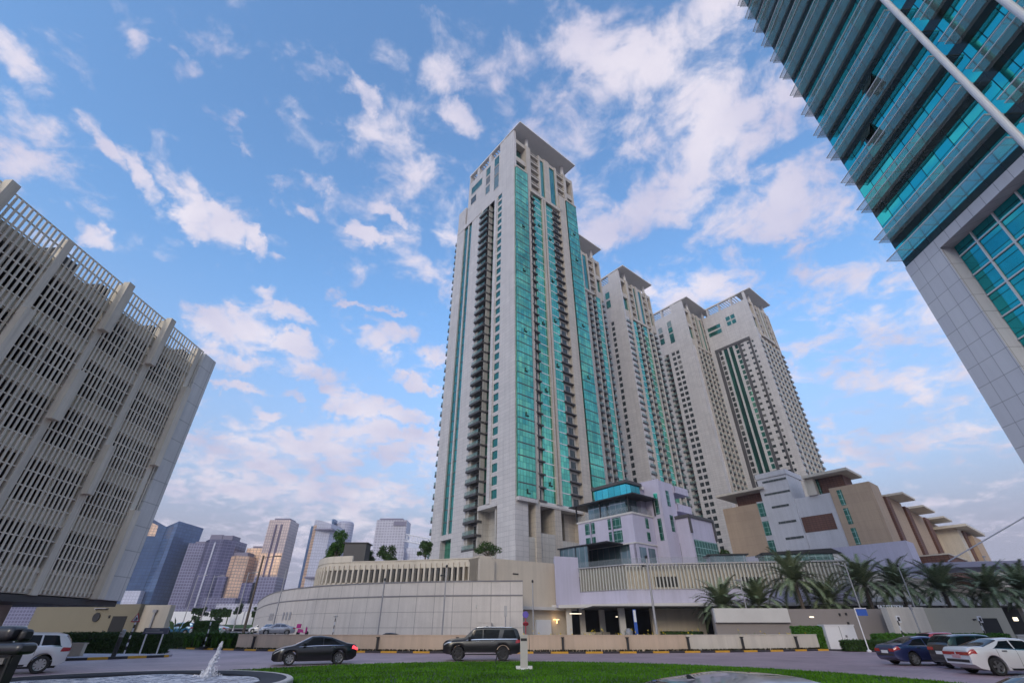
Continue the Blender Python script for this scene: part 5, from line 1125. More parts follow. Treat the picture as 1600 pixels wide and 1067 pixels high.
hedge('clipped_bush', 'big dark clipped bush beside the far taxi', 'bush', 0, 2.4, 0, 2.0, 0, 2.2, 'hedge_leaf', 3, 2400, (-41.6, 70, .5), 0)
for k, (x, y, w, lb_) in enumerate(((-85.4, 150, 5.4, 'wide raised clipped green hedge screen over the outer road'), (-91.4, 151, 2.3, 'smaller raised clipped green hedge screen near the dark tower'), (-73.4, 150, 2.2, 'raised clipped green hedge screen next to the curved wall'))):
    R = random.Random(80 + k); m = MB(); m.box(0, w, 0, 1, 0, 1.9 if k == 0 else 1.2)
    for i in range(700): rnd_leaf(m, (w * R.random(), -.05 + .1 * R.gauss(0, .5), (1.9 if k == 0 else 1.2) * R.random()), .25, R)
    for xx in (.4, w - .4): m.tube((xx, .5, -3.2), (xx, .5, 0), .14)
    solo('hedge_screen', m, MT['hedge_leaf'], lb_, 'hedge', 'raised green screens', loc=(x, y, 4.7 if k != 1 else 5.6))
hedge('hedge', 'low clipped hedge in front of the white utility cabinet', 'hedge', 0, 15, 0, 1.0, 0, .75, 'hedge_leaf', 5, 6000, (34.4, 52.8, .05), radians(2), group=HG)
hedge('hedge', 'brighter hedge row behind the blue saloon', 'hedge', 0, 14, 0, 1.2, 0, 1.35, 'hedge_bright', 6, 6500, (37.6, 55.6, .05), radians(2), group=HG)
hedge('clipped_bush', 'bright green clipped block at the end of the off white wall', 'bush', 0, 3.4, 0, 1.6, 0, 2.0, 'hedge_bright', 7, 3000, (30.2, 56.9, .05), 0)
hedge('clipped_bush', 'low dark bush at the end of the off white wall', 'bush', 0, 4.2, 0, 1.2, 0, .85, 'hedge_leaf', 8, 2200, (32.2, 52.9, .05), radians(-12))
hedge('hedge', 'dark hedge against the beige undercroft wall', 'hedge', 0, 6.2, 0, 1.2, 0, 1.5, 'hedge_leaf', 9, 2200, (22.6, 81.2, 0), 0, group=HG)
# strappy bright plants, banana leaves, flowering weeds
def blades(m, x, y, z, h, n, R, w=.07):
    for i in range(n):
        a = R.random() * 2 * pi; l = h * (.6 + .5 * R.random()); o_ = .35 + .4 * R.random(); p = Vector((x, y, z)); d = Vector((cos(a), sin(a), 0)); s = Vector((-sin(a), cos(a), 0)) * w
        q = p + d * l * .25 * o_ + Vector((0, 0, l * .7)); r = p + d * l * o_ + Vector((0, 0, l * .95))
        m.q([p - s * .5, p + s * .5, q + s, q - s]); m.q([q - s, q + s, r + s * .1, r - s * .1])
R = random.Random(9)
for k, (x, y, h) in enumerate(((-33.6, 58.9, 1.55), (-32.2, 58.6, 1.7), (-30.8, 58.2, 1.6), (-29.6, 57.8, 1.5), (-35, 59.4, 1.4))):
    m = MB()
    for j in range(9): blades(m, (R.random() - .5) * 1.6, (R.random() - .5) * 1.0, 0, h, 14, R)
    solo('strappy_plant', m, MT['hedge_bright'], 'bright strappy plant in the clump left of the peach wall', 'plant', 'bright strappy plants', loc=(x, y, .05))
m = MB()
for k in range(7):
    a = -1.2 + k * .4; l = 2.4 + .6 * R.random(); d = Vector((sin(a), .2 * cos(k), 0)); s = Vector((d.y, -d.x, 0)) * .1 + Vector((.0, .0, .28)); p = Vector((0, 0, 0))
    q = p + d * .5 + Vector((0, 0, l * .6)); r = p + d * 1.6 + Vector((0, 0, l)); m.tube(p, q, .05, .03, 6); m.q([q, q.lerp(r, .4) + s, r, q.lerp(r, .4) - s])
solo('banana_plant', m, MT['leaf_a'], 'banana plant with broad leaves at the corner of the guardhouse', 'plant', loc=(-40.8, 65.5, .2))
MT['flower'] = plain('yellow_flower', (.75, .55, .03), .6, var=0)
m = MB(); fm = MB(); R = random.Random(14)
for i in range(170):
    x = -4 + 36 * R.random(); 
    if 19 < x < 22.5: continue
    y = front(x, 1.3 + 1.2 * R.random()); h = 1.2 + .5 * R.random() ** 2; blades(m, x, y, .1, h, 4, R, .03)
    if R.random() < .5: rnd_leaf(fm, (x, y, .1 + h * 1.05), .09, R); rnd_leaf(fm, (x + .05, y, .1 + h), .09, R)
o = part('weeds', m, MT['hedge_bright']); o['kind'] = 'stuff'; o = part('flowers', fm, MT['flower']); o['kind'] = 'stuff'
m = MB()
for i in range(1500):
    x = -28.5 + 60 * R.random(); blades(m, x, front(x, .34 + .28 * R.random()), .08, .22, 2, R, .05)
o = part('ground_cover', m, leaf('dark_ground_cover', (.05, .018, .025), (.03, .05, .012))); o['kind'] = 'stuff'
# ---------------------------------------------------------------- street furniture
def lamp_post(label, x, y, h, r=.09, arm=None, cam_=False, mt='steel', z=0, group='thin lamp posts along the buildings', head=True):
    t = thing('lamp_post', label, 'lamp post', (x, y, z), 0, group); m = MB(); m.tube((0, 0, 0), (0, 0, h), r * 1.15, r * .75, 12); m.lathe([(r * 2.2, 0), (r * 2.2, .05), (r * 1.3, .3)], n=12); part('pole', m, MT[mt], t, smooth=True)
    if arm: m = MB(); m.tube((0, 0, h - .35), (arm, -.1, h - .1), .05); m.box(arm - .1, arm + .75, -.26, .06, h - .16, h - .03); part('lamp_head', m, MT[mt], t)
    elif head: m = MB(); m.lathe([(0, h), (r * 1.2, h), (r * 1.5, h + .2), (r * .9, h + .3), (0, h + .3)], n=12); part('lamp_head', m, MT['dark_metal'], t)
    if cam_:
        m = MB(); m.tube((0, 0, h - .9), (-.5, -.1, h - .8), .03); m.lathe([(0, -.12), (.13, -.05), (.13, .08), (0, .12)], (-.55, -.1, h - .85), 10); part('camera_dome', m, MT['dark_metal'], t)
MT['brown_metal'] = plain('brown_painted_metal', (.13, .095, .07), .5, var=.1)
lamp_post('tall brown street lamp with a short arm at the left end of the curved wall', -37.8, 76, 10.6, .17, 1.9, mt='brown_metal', z=.7)
lamp_post('thin grey pole with camera left of the drum windows', -14.9, 60, 6.6, .08)
lamp_post('taller grey pole with a camera dome on the curved wall', -7.76, 60, 8.0, .085, cam_=True)
lamp_post('thin grey pole before the beige block', 2.4, 60, 6.4, .08)
lamp_post('tall grey pole with a dome camera in front of the undercroft', 16.1, 60, 9.0, .13, cam_=True)
lamp_post('pale pole between the two leftmost palms', 30.0, 67.5, 7.4, .08, -.5, mt='steel')
lamp_post('pale tall pole with a short white arm rising behind the blue sign', 44.6, 67.5, 9.3, .10, -1.6)
lamp_post('pale pole before the big lilac wall', 52.0, 68, 8.9, .08)
lamp_post('thin hazy pole close to the end of the curved wall', -36.5, 82, 9.4, .10, z=.6, head=False)
for i, (x, y, h) in enumerate(((-70, 120, 11), (-80, 130, 12), (-58, 112, 11))): lamp_post(('thin far lamp post left of the hedge screen', 'thin far lamp post before the gridded tower', 'thin far lamp post before the golden towers')[i], x, y, h, .1, 1.6, z=1.5)
# garden bollard light
bl = thing('bollard_light', 'squat pale grey bollard light on the lawn before the black four wheel drive', 'bollard', (.62, 28.6, .1)); MT['bollard'] = plain('bollard_paint', (.50, .48, .45), .5, var=.06)
m = MB(); m.box(-.19, .19, -.16, .16, .05, 1.42); part('post', m, MT['bollard'], bl); m = MB(); m.box(-.21, .21, -.18, .18, 1.42, 1.50); part('cap', m, MT['bollard'], bl)
m = MB(); m.box(-.16, .16, -.17, -.155, 1.22, 1.34); part('lamp_slot', m, MT['dark_metal'], bl); m = MB(); m.box(-.42, .42, -.12, .12, .02, .15); m.box(-.24, .24, -.2, .2, -.05, .08); part('foot', m, MT['white'], bl)
# hydrant-like garden stake on the lawn edge
m = MB(); m.tube((0, 0, 0), (.12, 0, .5), .03); m.tube((.12, 0, .5), (.3, 0, .6), .04); solo('garden_spotlight', m, MT['dark_metal'], 'small black spotlight stake in the lawn under the black four wheel drive', 'spotlight', loc=(-1.0, 33.2, .1))
# signs
def striped(mb, x, y, h, r=.055, n=7, a=0, b_=1, z0=0):
    for i in range(n): mb.tube((x, y, z0 + h * i / n), (x, y, z0 + h * (i + 1) / n), r, n=10, mi=a if i % 2 else b_)
MT['red'] = plain('sign_red', (.45, .03, .05), .5, var=0); MT['sign_white'] = plain('sign_white', (.70, .70, .72), .5, var=0); MT['sign_blue'] = plain('sign_blue', (.03, .10, .42), .5, var=0); MT['magenta'] = plain('magenta_plastic', (.5, .02, .22), .45, var=0)
ws = thing('warning_sign', 'red edged triangular warning sign on a striped pole by the guardhouse', 'sign', (-32.1, 45.6, .12)); m = MB(); striped(m, 0, 0, 2.3, .06, 9); part('pole', m, [MT['dark_metal'], MT['sign_white']], ws)
m = MB(); m.q([(-.40, -.09, 2.22), (.40, -.09, 2.22), (0, -.09, 2.92)]); part('red_triangle', m, MT['red'], ws)
m = MB(); m.q([(-.27, -.11, 2.30), (.27, -.11, 2.30), (0, -.11, 2.78)]); part('white_triangle', m, MT['sign_white'], ws)
m = MB()
for k in range(3): m.box(-.13 + k * .09, -.07 + k * .09, -.13, -.12, 2.34, 2.42 + .05 * k)
m.tube((-.02, -.125, 2.53), (.04, -.125, 2.53), .045); part('symbol', m, MT['black'], ws)
bp = thing('striped_bollard', 'thick black bollard pole with a pale collar at the traffic island tip', 'bollard', (-29.3, 40.6, .14)); m = MB(); m.tube((0, 0, 0), (.05, 0, 1.6), .15, .14, 16); part('pole', m, MT['dark_metal'], bp); m = MB(); m.tube((.04, 0, 1.2), (.05, 0, 1.38), .16, n=16); m.tube((.05, 0, 1.42), (.12, 0, 1.66), .18, .12, 14); part('collar', m, MT['steel'], bp)
bs = thing('direction_sign', 'low dark direction sign on two pale legs at the island tip', 'sign', (-27.9, 42.4, .14), radians(8))
m = MB(); m.box(-.95, .85, -.08, .0, 1.38, 1.78); part('panel', m, plain('sign_slate', (.09, .10, .14), .4, var=.05), bs)
m = MB(); m.box(-.8, .2, -.092, -.081, 1.62, 1.68); m.box(-.8, .5, -.092, -.081, 1.48, 1.54); part('pale_lines', m, MT['steel'], bs)
for x in (-.7, .5): m = MB(); m.box(x - .04, x + .04, -.02, .06, 0, 1.4); m.box(x - .22, x + .22, -.15, .2, 0, .04); part('leg', m, MT['white'], bs)
for i, (x, y, lb_) in enumerate(((-32.2, 57.2, 'short striped post among the strappy plants'),)): 
    m = MB(); striped(m, 0, 0, 2.4, .06, 7); m.box(-.3, .3, -.3, .3, 0, .2); solo('striped_post', m, [MT['dark_metal'], MT['sign_white']], lb_, 'post', loc=(x, y, .1))
m = MB(); striped(m, 0, 0, 3.4, .055, 9); m.lathe([(0, 0), (.3, 0), (.3, .04), (0, .04)], (0, 0, 3.2), 16); solo('striped_post', m, [MT['dark_metal'], MT['sign_white']], 'striped sign post standing before the middle of the curved wall', 'post', loc=(-23.2, 70, 0))
bsn = thing('blue_sign_frame', 'blue sign hung in a white pole frame behind the low hedge', 'sign', (33.9, 52.2, 0)); m = MB(); m.tube((0, 0, 0), (0, 0, 3.6), .05); m.tube((0, 0, 3.57), (1.15, 0, 3.57), .04); m.lathe([(.2, 0), (.2, .12), (.07, .2)], n=12); part('frame', m, MT['white'], bsn); m = MB(); m.box(.08, 1.1, -.03, .03, 2.95, 3.5); part('panel', m, MT['sign_blue'], bsn)
def flagpost(label, x, y, z=0):
    t = thing('striped_sign', label, 'sign', (x, y, z), 0, 'black and white striped sign posts on the right'); m = MB(); striped(m, 0, 0, 3.0, .055, 7); part('pole', m, [MT['dark_metal'], MT['sign_white']], t); m = MB(); m.box(-.02, .36, -.03, .02, 2.4, 3.0); part('plate', m, MT['sign_white'], t); m = MB(); m.box(.06, .28, -.045, -.03, 2.52, 2.88); part('arrow', m, MT['dark_metal'], t)
flagpost('striped sign post beside the blue sign', 39.3, 54.4); flagpost('striped sign post before the gatehouse doorway', 49.0, 56)
m = MB(); m.tube((0, 0, 0), (0, 0, 4.0), .08); m.box(-.1, .1, -.12, .1, 3.6, 4.1); solo('gate_post', m, MT['steel'], 'plain grey post before the white gatehouse panel', 'post', loc=(43.5, 57.5, 0))
ns = thing('round_sign', 'red and blue no parking sign on a pole at the beige block doorway', 'sign', (1.9, 74.5, 0)); m = MB(); m.tube((0, 0, 0), (0, 0, 3.2), .06); part('pole', m, MT['red'], ns)
m = MB(); m.tube((0, -.06, 3.55), (0, -.0, 3.55), .42, n=20); part('blue_disc', m, plain('sign_violet', (.12, .08, .40), .5, var=0), ns); m = MB(); m.tube((0, -.08, 2.4), (0, -.02, 2.5), .40, n=20); part('red_disc', m, MT['red'], ns)
m = MB(); m.tube((0, 0, 0), (0, 0, 4.6), .09); m.box(-.2, .2, -.15, .15, 3.3, 4.6); solo('signal_post', m, MT['steel'], 'grey and red signal post at the end of the curved wall', 'post', loc=(-.9, 74, 0))
pb = thing('vertical_banner_sign', 'tall narrow blue parking banner in the undercroft entrance', 'sign', (18.0, 78.0, 0)); m = MB(); m.box(-.22, .22, -.1, .1, 0, 4.3); part('panel', m, MT['sign_blue'], pb); m = MB(); m.box(-.18, .18, -.13, -.1, 2.7, 4.2); part('white_panel', m, MT['sign_white'], pb)
m = MB(); m.box(0, 4.2, -.05, .05, .95, 1.05); m.box(0, .08, -.05, .05, 0, 1.0); m.box(4.12, 4.2, -.05, .05, 0, 1.0); m.box(2, 2.08, -.05, .05, 0, 1); solo('guard_rail', m, MT['steel'], 'grey guard rail left of the undercroft column', 'rail', loc=(12.2, 78, 0))
m = MB(); m.box(0, 4.2, -.05, .05, .95, 1.05); m.box(0, .08, -.05, .05, 0, 1.0); m.box(4.12, 4.2, -.05, .05, 0, 1.0); solo('guard_rail', m, MT['steel'], 'grey guard rail right of the undercroft column', 'rail', loc=(18.6, 77.6, 0))
m = MB(); m.lathe([(.05, 0), (.55, 0), (.62, 1.5), (.3, 1.9), (0, 1.95)], (0, 0, 0), 16); m.box(-.62, -.4, -.1, .1, 1, 1.3); solo('ticket_machine', m, MT['steel'], 'rounded grey ticket machine beside the undercroft column', 'ticket machine', loc=(17.0, 78.6, 0))
m = MB(); m.tube((0, -.05, 1.5), (0, .05, 1.5), .65, n=20); m.box(-.1, .1, -.04, .04, 0, .9); solo('round_sign', m, MT['sign_blue'], 'blue disabled bay sign in the dark undercroft on the far right', 'sign', loc=(66.5, 68, 0))
# lettering
def text(name, body, size, loc, mat, label, rz=0, ext=.04, cat='lettering'):
    c = bpy.data.curves.new(name, 'FONT'); c.body = body; c.size = size; c.extrude = ext; c.align_x = 'LEFT'; o = bpy.data.objects.new(name, c); link(o); o.location = loc; o.rotation_euler = (pi / 2, 0, rz); c.materials.append(mat)
    dg = bpy.context.evaluated_depsgraph_get(); me = bpy.data.meshes.new_from_object(o.evaluated_get(dg)); bpy.data.objects.remove(o); o2 = bpy.data.objects.new(name, me); link(o2); o2.location = loc; o2.rotation_euler = (pi / 2, 0, rz); tag(o2, label, cat); return o2
MT['letter'] = plain('letter_white', (.85, .85, .88), .5, var=0, emit=None)
bz = text('lettering', 'BAZ STATION', .50, (45.5, 65.5, 4.02), MT['letter'], 'white letters on a rail over the gatehouse roof')
m = MB(); m.box(-.05, 4.2, -.06, .0, -.08, .08); m.box(.1, .2, -4.0, -.06, -.08, .0); m.box(4.0, 4.1, -.08, -.06, -.08, .02); part('base_rail', m, MT['dark_metal'], bz)
text('lettering', '3', 1.1, (43.0, 76.0, 4.1), MT['letter'], 'white numeral three in the dark undercroft opening')
# the black equipment at the bottom left edge
MT['vinyl'] = plain('black_vinyl', (.022, .022, .028), .32, var=.15, scale=6, coat=.4)
eq = thing('luggage_trolley', 'tall black padded trolley with pale frame at the bottom left corner', 'trolley', (-5.2, 5.5, 0), radians(-6))
def rbox(m, x0, x1, y0, y1, z0, z1, r=.06, n=5):
    rows = []
    for xx, ins in ((x0, r), (x0 + r * .4, r * .25), (x0 + r, 0), (x1 - r, 0), (x1 - r * .4, r * .25), (x1, r)):
        ring = []
        for k, (cy, cz) in enumerate(((y1 - r, z1 - r), (y0 + r, z1 - r), (y0 + r, z0 + r), (y1 - r, z0 + r))):
            for q in range(n + 1):
                a = pi / 2 * (k + q / n); ring.append((xx, cy + (r - ins * .6) * cos(a), cz + (r - ins * .6) * sin(a)))
        rows.append(ring)
    m.grid(rows, close=True); m.q(rows[0][::-1]); m.q(rows[-1])
m = MB(); rbox(m, -1.3, .40, -.10, .10, 1.635, 1.735, .045); part('padded_bar', m, MT['vinyl'], eq, smooth=True)
m = MB(); rbox(m, -1.2, .17, -.06, .14, 1.745, 1.875, .05); part('headrest', m, MT['vinyl'], eq, smooth=True)
m = MB(); rbox(m, .16, .24, .02, .14, 1.74, 1.85, .04); part('headrest_end', m, MT['dark_metal'], eq, smooth=True)
m = MB(); m.box(-1.2, .25, .0, .10, .35, 1.635); part('back_panel', m, MT['vinyl'], eq)
m = MB()
for x in (-.55, -.22, .10): m.box(x, x + .06, -.07, -.002, .3, 1.57)
m.box(-1.2, .27, -.08, -.003, 1.56, 1.61); part('pale_frame', m, plain('worn_frame', (.20, .19, .18), .5, .3, var=.3, scale=5), eq)
m = MB(); m.tube((.29, -.05, 1.63), (.33, -.05, 1.2), .014, n=8); m.tube((.33, -.05, 1.2), (.26, -.05, .3), .014, n=8); part('hose', m, MT['black'], eq)
m = MB(); m.box(-1.2, .3, -.4, .5, .12, .34); part('base', m, MT['dark_metal'], eq)
for x in (-.9, .1):
    for y in (-.35, .45): m = MB(); m.tube((x, y - .05, .13), (x, y + .05, .13), .13, n=18); part('wheel', m, MT['black'], eq)
# ---------------------------------------------------------------- vehicles
def key(K, x):
    if x <= K[0][0]: return K[0][1]
    for (a, u), (b_, v) in zip(K, K[1:]):
        if x <= b_:
            t = (x - a) / (b_ - a); return u + (v - u) * t
    return K[-1][1]
def skey(K, x, w=.07): return sum(key(K, x + d * w) for d in (-1, -.5, 0, .5, 1)) / 5
class Body:
    def __init__(s, sp): s.sp = sp; s.L = sp['L']; s.hL = sp['L'] / 2
    def ring(s, x):
        sp = s.sp; W = sp['W'] / 2
        e = min(1, (s.hL - abs(x)) / .75); hw = W * (1 - (sp['nose'] if x > 0 else sp['tailr']) * (1 - max(0, e)) ** 2.2)
        belt = skey(sp['belt'], x); top = max(skey(sp['top'], x, .05), belt + .012); base = skey(sp['base'], x, .04); zb = base
        for xa in (sp['xf'], sp['xr']):
            R = sp['arch']
            if abs(x - xa) < R: zb = max(zb, sp['r'] + sqrt(R * R - (x - xa) ** 2))
        cab = min(1, max(0, (top - belt) / sp['cabh'])); yr = hw * (.93 - sp['tumble'] * cab)
        mid = max(zb + .06, base + (belt - base) * .58); lo = max(zb + .03, base + .10)
        cr = .045 * (1 - cab) + .03 * cab
        p = [(0, zb), (hw * .86, zb), (hw * .965, zb + .012), (hw * .985, lo), (hw * 1.0, mid), (hw * .992, belt - .07), (hw * .965, belt - .01)]
        p += [(hw * .93 * (1 - .33) + yr * .33, belt + (top - belt) * .30), (hw * .93 * .34 + yr * .66, belt + (top - belt - .05 * cab) * .64), (yr, top - .055 * cab - .004), (yr * .90, top - .016 * cab), (yr * .5, top + cr * .35), (0, top + cr * .5)]
        return p
    def pt(s, x, t, off=0.0, side=1):
        """point on the right (side=-1) or left (+1) skin at station x, ring parameter t"""
        def raw(x, t):
            r = s.ring(x); i = min(int(t), len(r) - 2); f = t - i; return Vector((x, r[i][0] + (r[i+1][0] - r[i][0]) * f, r[i][1] + (r[i+1][1] - r[i][1]) * f))
        p = raw(x, t)
        if off:
            du = raw(x + .03, t) - raw(x - .03, t); dv = raw(x, min(t + .2, 11.99)) - raw(x, max(t - .2, 0)); n = dv.cross(du); 
            if n.length < 1e-9: n = Vector((0, 1, 0))
            n.normalize()
            if n.y < 0 and abs(n.y) > .2 or (abs(n.y) <= .2 and n.z < 0): n = -n
            p = p + n * off
        return Vector((p.x, p.y * side, p.z))
    def stations(s):
        sp = s.sp; xs = [-s.hL, -s.hL + .015, -s.hL + .05] + [-s.hL + .1 + i * .055 for i in range(int((s.L - .2) / .055) + 1)] + [s.hL - .05, s.hL - .015, s.hL]
        for xa in (sp['xf'], sp['xr']): xs += [xa - sp['arch'] + .003, xa + sp['arch'] - .003, xa - sp['arch'] - .003, xa + sp['arch'] + .003]
        return sorted(set(round(v, 4) for v in xs))
    def mesh(s):
        m = MB(); rows = []
        for x in s.stations():
            r = s.ring(x); rows.append([(x, y, z) for y, z in r] + [(x, -y, z) for y, z in r[-2:0:-1]])
        m.grid(rows, close=True); m.q(rows[0]); m.q(rows[-1][::-1]); return m
    def patch(s, m, xb0, xb1, xt0, xt1, t0, t1, off, sides=(1, -1), nx=10, ntt=4, mi=0):
        for sd in sides:
            rows = []
            for j in range(ntt + 1):
                f = j / ntt; t = t0 + (t1 - t0) * f; a, c = xb0 + (xt0 - xb0) * f, xb1 + (xt1 - xb1) * f
                rows.append([s.pt(a + (c - a) * i / nx, t, off, sd) for i in range(nx + 1)])
            if sd < 0: rows = [r[::-1] for r in rows]
            m.grid(rows, mi)
        return m
    def screen(s, m, x0, x1, off, n=8, inset=.96):
        rows = []
        for i in range(n + 1):
            x = x0 + (x1 - x0) * i / n; row = []
            for k in range(-6, 7):
                t = 9.1 + (12 - 9.1) * (1 - abs(k) / 6); p = s.pt(x, min(t, 11.99), 0, 1 if k >= 0 else -1); row.append(p + Vector((.006 if x > 0 else -.006, 0, off)))
            rows.append(row)
        if x1 > x0: pass
        m.grid(rows); return m
def wheel_mesh(r, w, sp, dark):
    """spokes face +y"""
    ty = MB(); R_ = [(r * .66, -w/2), (r * .94, -w/2), (r, -w * .36), (r, w * .36), (r * .94, w/2), (r * .66, w/2)]
    n = 36; rows = []
    for i in range(n): 
        a = 2 * pi * i / n; rows.append([(q * cos(a), y, q * sin(a)) for q, y in R_])
    rows.append(rows[0]); ty.grid([list(x) for x in rows])
    rm = MB(); rows = []
    for i in range(n + 1):
        a = 2 * pi * i / n; rows.append([(q * cos(a), y, q * sin(a)) for q, y in ((r * .56, w * .1), (r * .63, w * .44), (r * .70, w * .47), (r * .70, w * .40))])
    rm.grid(rows); bk = []
    for k in range(sp):
        a = 2 * pi * k / sp
        for da in (-.10, .10):
            d = Vector((cos(a + da), 0, sin(a + da))); s_ = Vector((-sin(a + da), 0, cos(a + da)))
            p, q = d * r * .12, d * r * .66
            for (u, v, y0, y1) in ((p, q, w * .40, w * .40),):
                A = [u - s_ * .03, u + s_ * .03, v + s_ * .026, v - s_ * .026]; 
                rm.q([a_ + Vector((0, y0, 0)) for a_ in A]); rm.q([A[0] + Vector((0, y0 - .04, 0)), A[0] + Vector((0, y0, 0)), A[3] + Vector((0, y0, 0)), A[3] + Vector((0, y0 - .04, 0))]); rm.q([A[1] + Vector((0, y0, 0)), A[1] + Vector((0, y0 - .04, 0)), A[2] + Vector((0, y0 - .04, 0)), A[2] + Vector((0, y0, 0))])
    rm.tube((0, w * .3, 0), (0, w * .43, 0), r * .17, n=14)
    dk = [(r * .62 * cos(2*pi*i/n), w * .05, r * .62 * sin(2*pi*i/n)) for i in range(n)]; rm.q(dk, 1)
    return ty, rm
MT['car_glass'] = plain('car_glass', (.006, .007, .008), .03, .0, var=0); MT['car_glass_blue'] = plain('car_glass_sky', (.05, .06, .09), .04, .2, var=0, coat=1.0)
MT['car_glass'].node_tree.nodes['Principled BSDF'].inputs['Specular IOR Level'].default_value = .14; MT['rim'] = plain('alloy_rim', (.42, .42, .43), .3, .8, var=0); MT['rim_dark'] = plain('dark_rim', (.05, .05, .055), .35, .6, var=0); MT['chrome'] = plain('chrome', (.6, .6, .62), .15, 1.0, var=0)
MT['tail'] = plain('tail_lamp', (.35, .01, .015), .15, var=0, coat=1.0); MT['tail_on'] = plain('tail_lamp_lit', (.6, .02, .03), .2, var=0, emit=((1, .06, .08), 1.6)); MT['head'] = plain('head_lamp', (.55, .57, .60), .1, .3, var=0, coat=1.0)
MT['plate'] = plain('number_plate', (.70, .70, .68), .4, var=0); MT['trim'] = plain('black_trim', (.014, .014, .015), .4, var=0)
def paint(name, col, metal=.3, rough=.28): return plain(name, col, rough, metal, var=.03, scale=1.5, coat=1.0)
SEDAN = dict(L=4.85, W=1.86, nose=.34, tailr=.16, r=.335, arch=.40, xf=1.43, xr=-1.38, cabh=.44, tumble=.235,
    top=[(-2.43, .86), (-2.30, 1.02), (-1.75, 1.10), (-.75, 1.415), (-.15, 1.475), (.35, 1.455), (1.32, 1.0), (1.9, .90), (2.3, .76), (2.43, .62)],
    belt=[(-2.43, .84), (-2.2, .98), (-1.4, .98), (0, .945), (1.2, .91), (2.0, .82), (2.43, .60)], base=[(-2.43, .42), (-2.25, .26), (-1.9, .20), (2.0, .19), (2.3, .20), (2.43, .30)],
    side=[(-1.55, -.38, -.98, -.36), (-.33, .98, -.30, .30)], ws=(1.22, .40), rw=(-1.70, -.80), mirror=.72, handles=(.12, -.95), spokes=7)
CHARGER = dict(SEDAN, L=5.05, W=1.90, r=.355, arch=.42, xf=1.55, xr=-1.50, tailr=.10, tumble=.25,
    top=[(-2.53, .92), (-2.47, 1.08), (-2.3, 1.115), (-1.75, 1.12), (-.85, 1.43), (-.2, 1.48), (.35, 1.45), (1.15, 1.05), (2.0, .98), (2.4, .85), (2.53, .7)],
    belt=[(-2.53, .90), (-2.4, 1.03), (-1.3, 1.06), (0, .98), (1.2, .96), (2.2, .86), (2.53, .68)], side=[(-1.32, -.42, -.82, -.40), (-.36, .92, -.33, .30)], ws=(1.06, .40), rw=(-1.72, -.9), handles=(.1, -.95), spokes=5)
SUV = dict(L=5.33, W=2.05, nose=.16, tailr=.08, r=.42, arch=.49, xf=1.62, xr=-1.46, cabh=.62, tumble=.16,
    top=[(-2.66, 1.30), (-2.60, 1.55), (-2.45, 1.84), (-2.2, 1.90), (-.2, 1.925), (.55, 1.88), (1.25, 1.32), (2.2, 1.24), (2.55, 1.15), (2.66, 1.0)],
    belt=[(-2.66, 1.22), (0, 1.20), (1.3, 1.17), (2.3, 1.10), (2.66, .95)], base=[(-2.66, .52), (-2.4, .40), (2.3, .38), (2.66, .45)],
    side=[(-2.42, -1.40, -2.22, -1.55), (-1.12, -.10, -1.24, -.10), (-.04, 1.02, -.04, .52)], ws=(1.22, .60), rw=(-2.64, -2.47), mirror=.86, handles=(.30, -.75), spokes=6, rails=True, step=True, dark_rim=True)
CROSS = dict(SUV, L=4.68, W=1.93, r=.37, arch=.44, xf=1.40, xr=-1.43, nose=.25, tailr=.15, cabh=.55,
    top=[(-2.34, 1.10), (-2.26, 1.32), (-2.0, 1.60), (-1.6, 1.68), (-.2, 1.705), (.4, 1.66), (1.25, 1.12), (2.0, 1.02), (2.34, .80)], belt=[(-2.34, 1.05), (-1.6, 1.10), (0, 1.06), (1.2, 1.02), (2.0, .93), (2.34, .74)],
    base=[(-2.34, .45), (-2.1, .30), (2.0, .26), (2.34, .35)], side=[(-1.93, -1.18, -1.72, -1.12), (-1.10, -.12, -1.05, -.12), (-.06, 1.0, -.06, .42)], ws=(1.18, .46), rw=(-2.27, -2.0), mirror=.78, handles=(.2, -.85), spokes=9, rails=False, step=False, dark_rim=False)
HATCH = dict(CROSS, L=4.3, W=1.8, r=.33, arch=.39, xf=1.3, xr=-1.25, top=[(-2.15, 1.05), (-2.08, 1.25), (-1.75, 1.52), (-1.2, 1.59), (0, 1.60), (.35, 1.55), (1.2, 1.06), (1.85, .96), (2.15, .75)], belt=[(-2.15, 1.02), (0, 1.0), (1.2, .96), (2.15, .7)],
    side=[(-1.72, -.48, -1.50, -.46), (-.42, .92, -.40, .38)], ws=(1.12, .42), rw=(-2.09, -1.76), handles=(.15, -.85), spokes=6)
MINI = dict(HATCH)
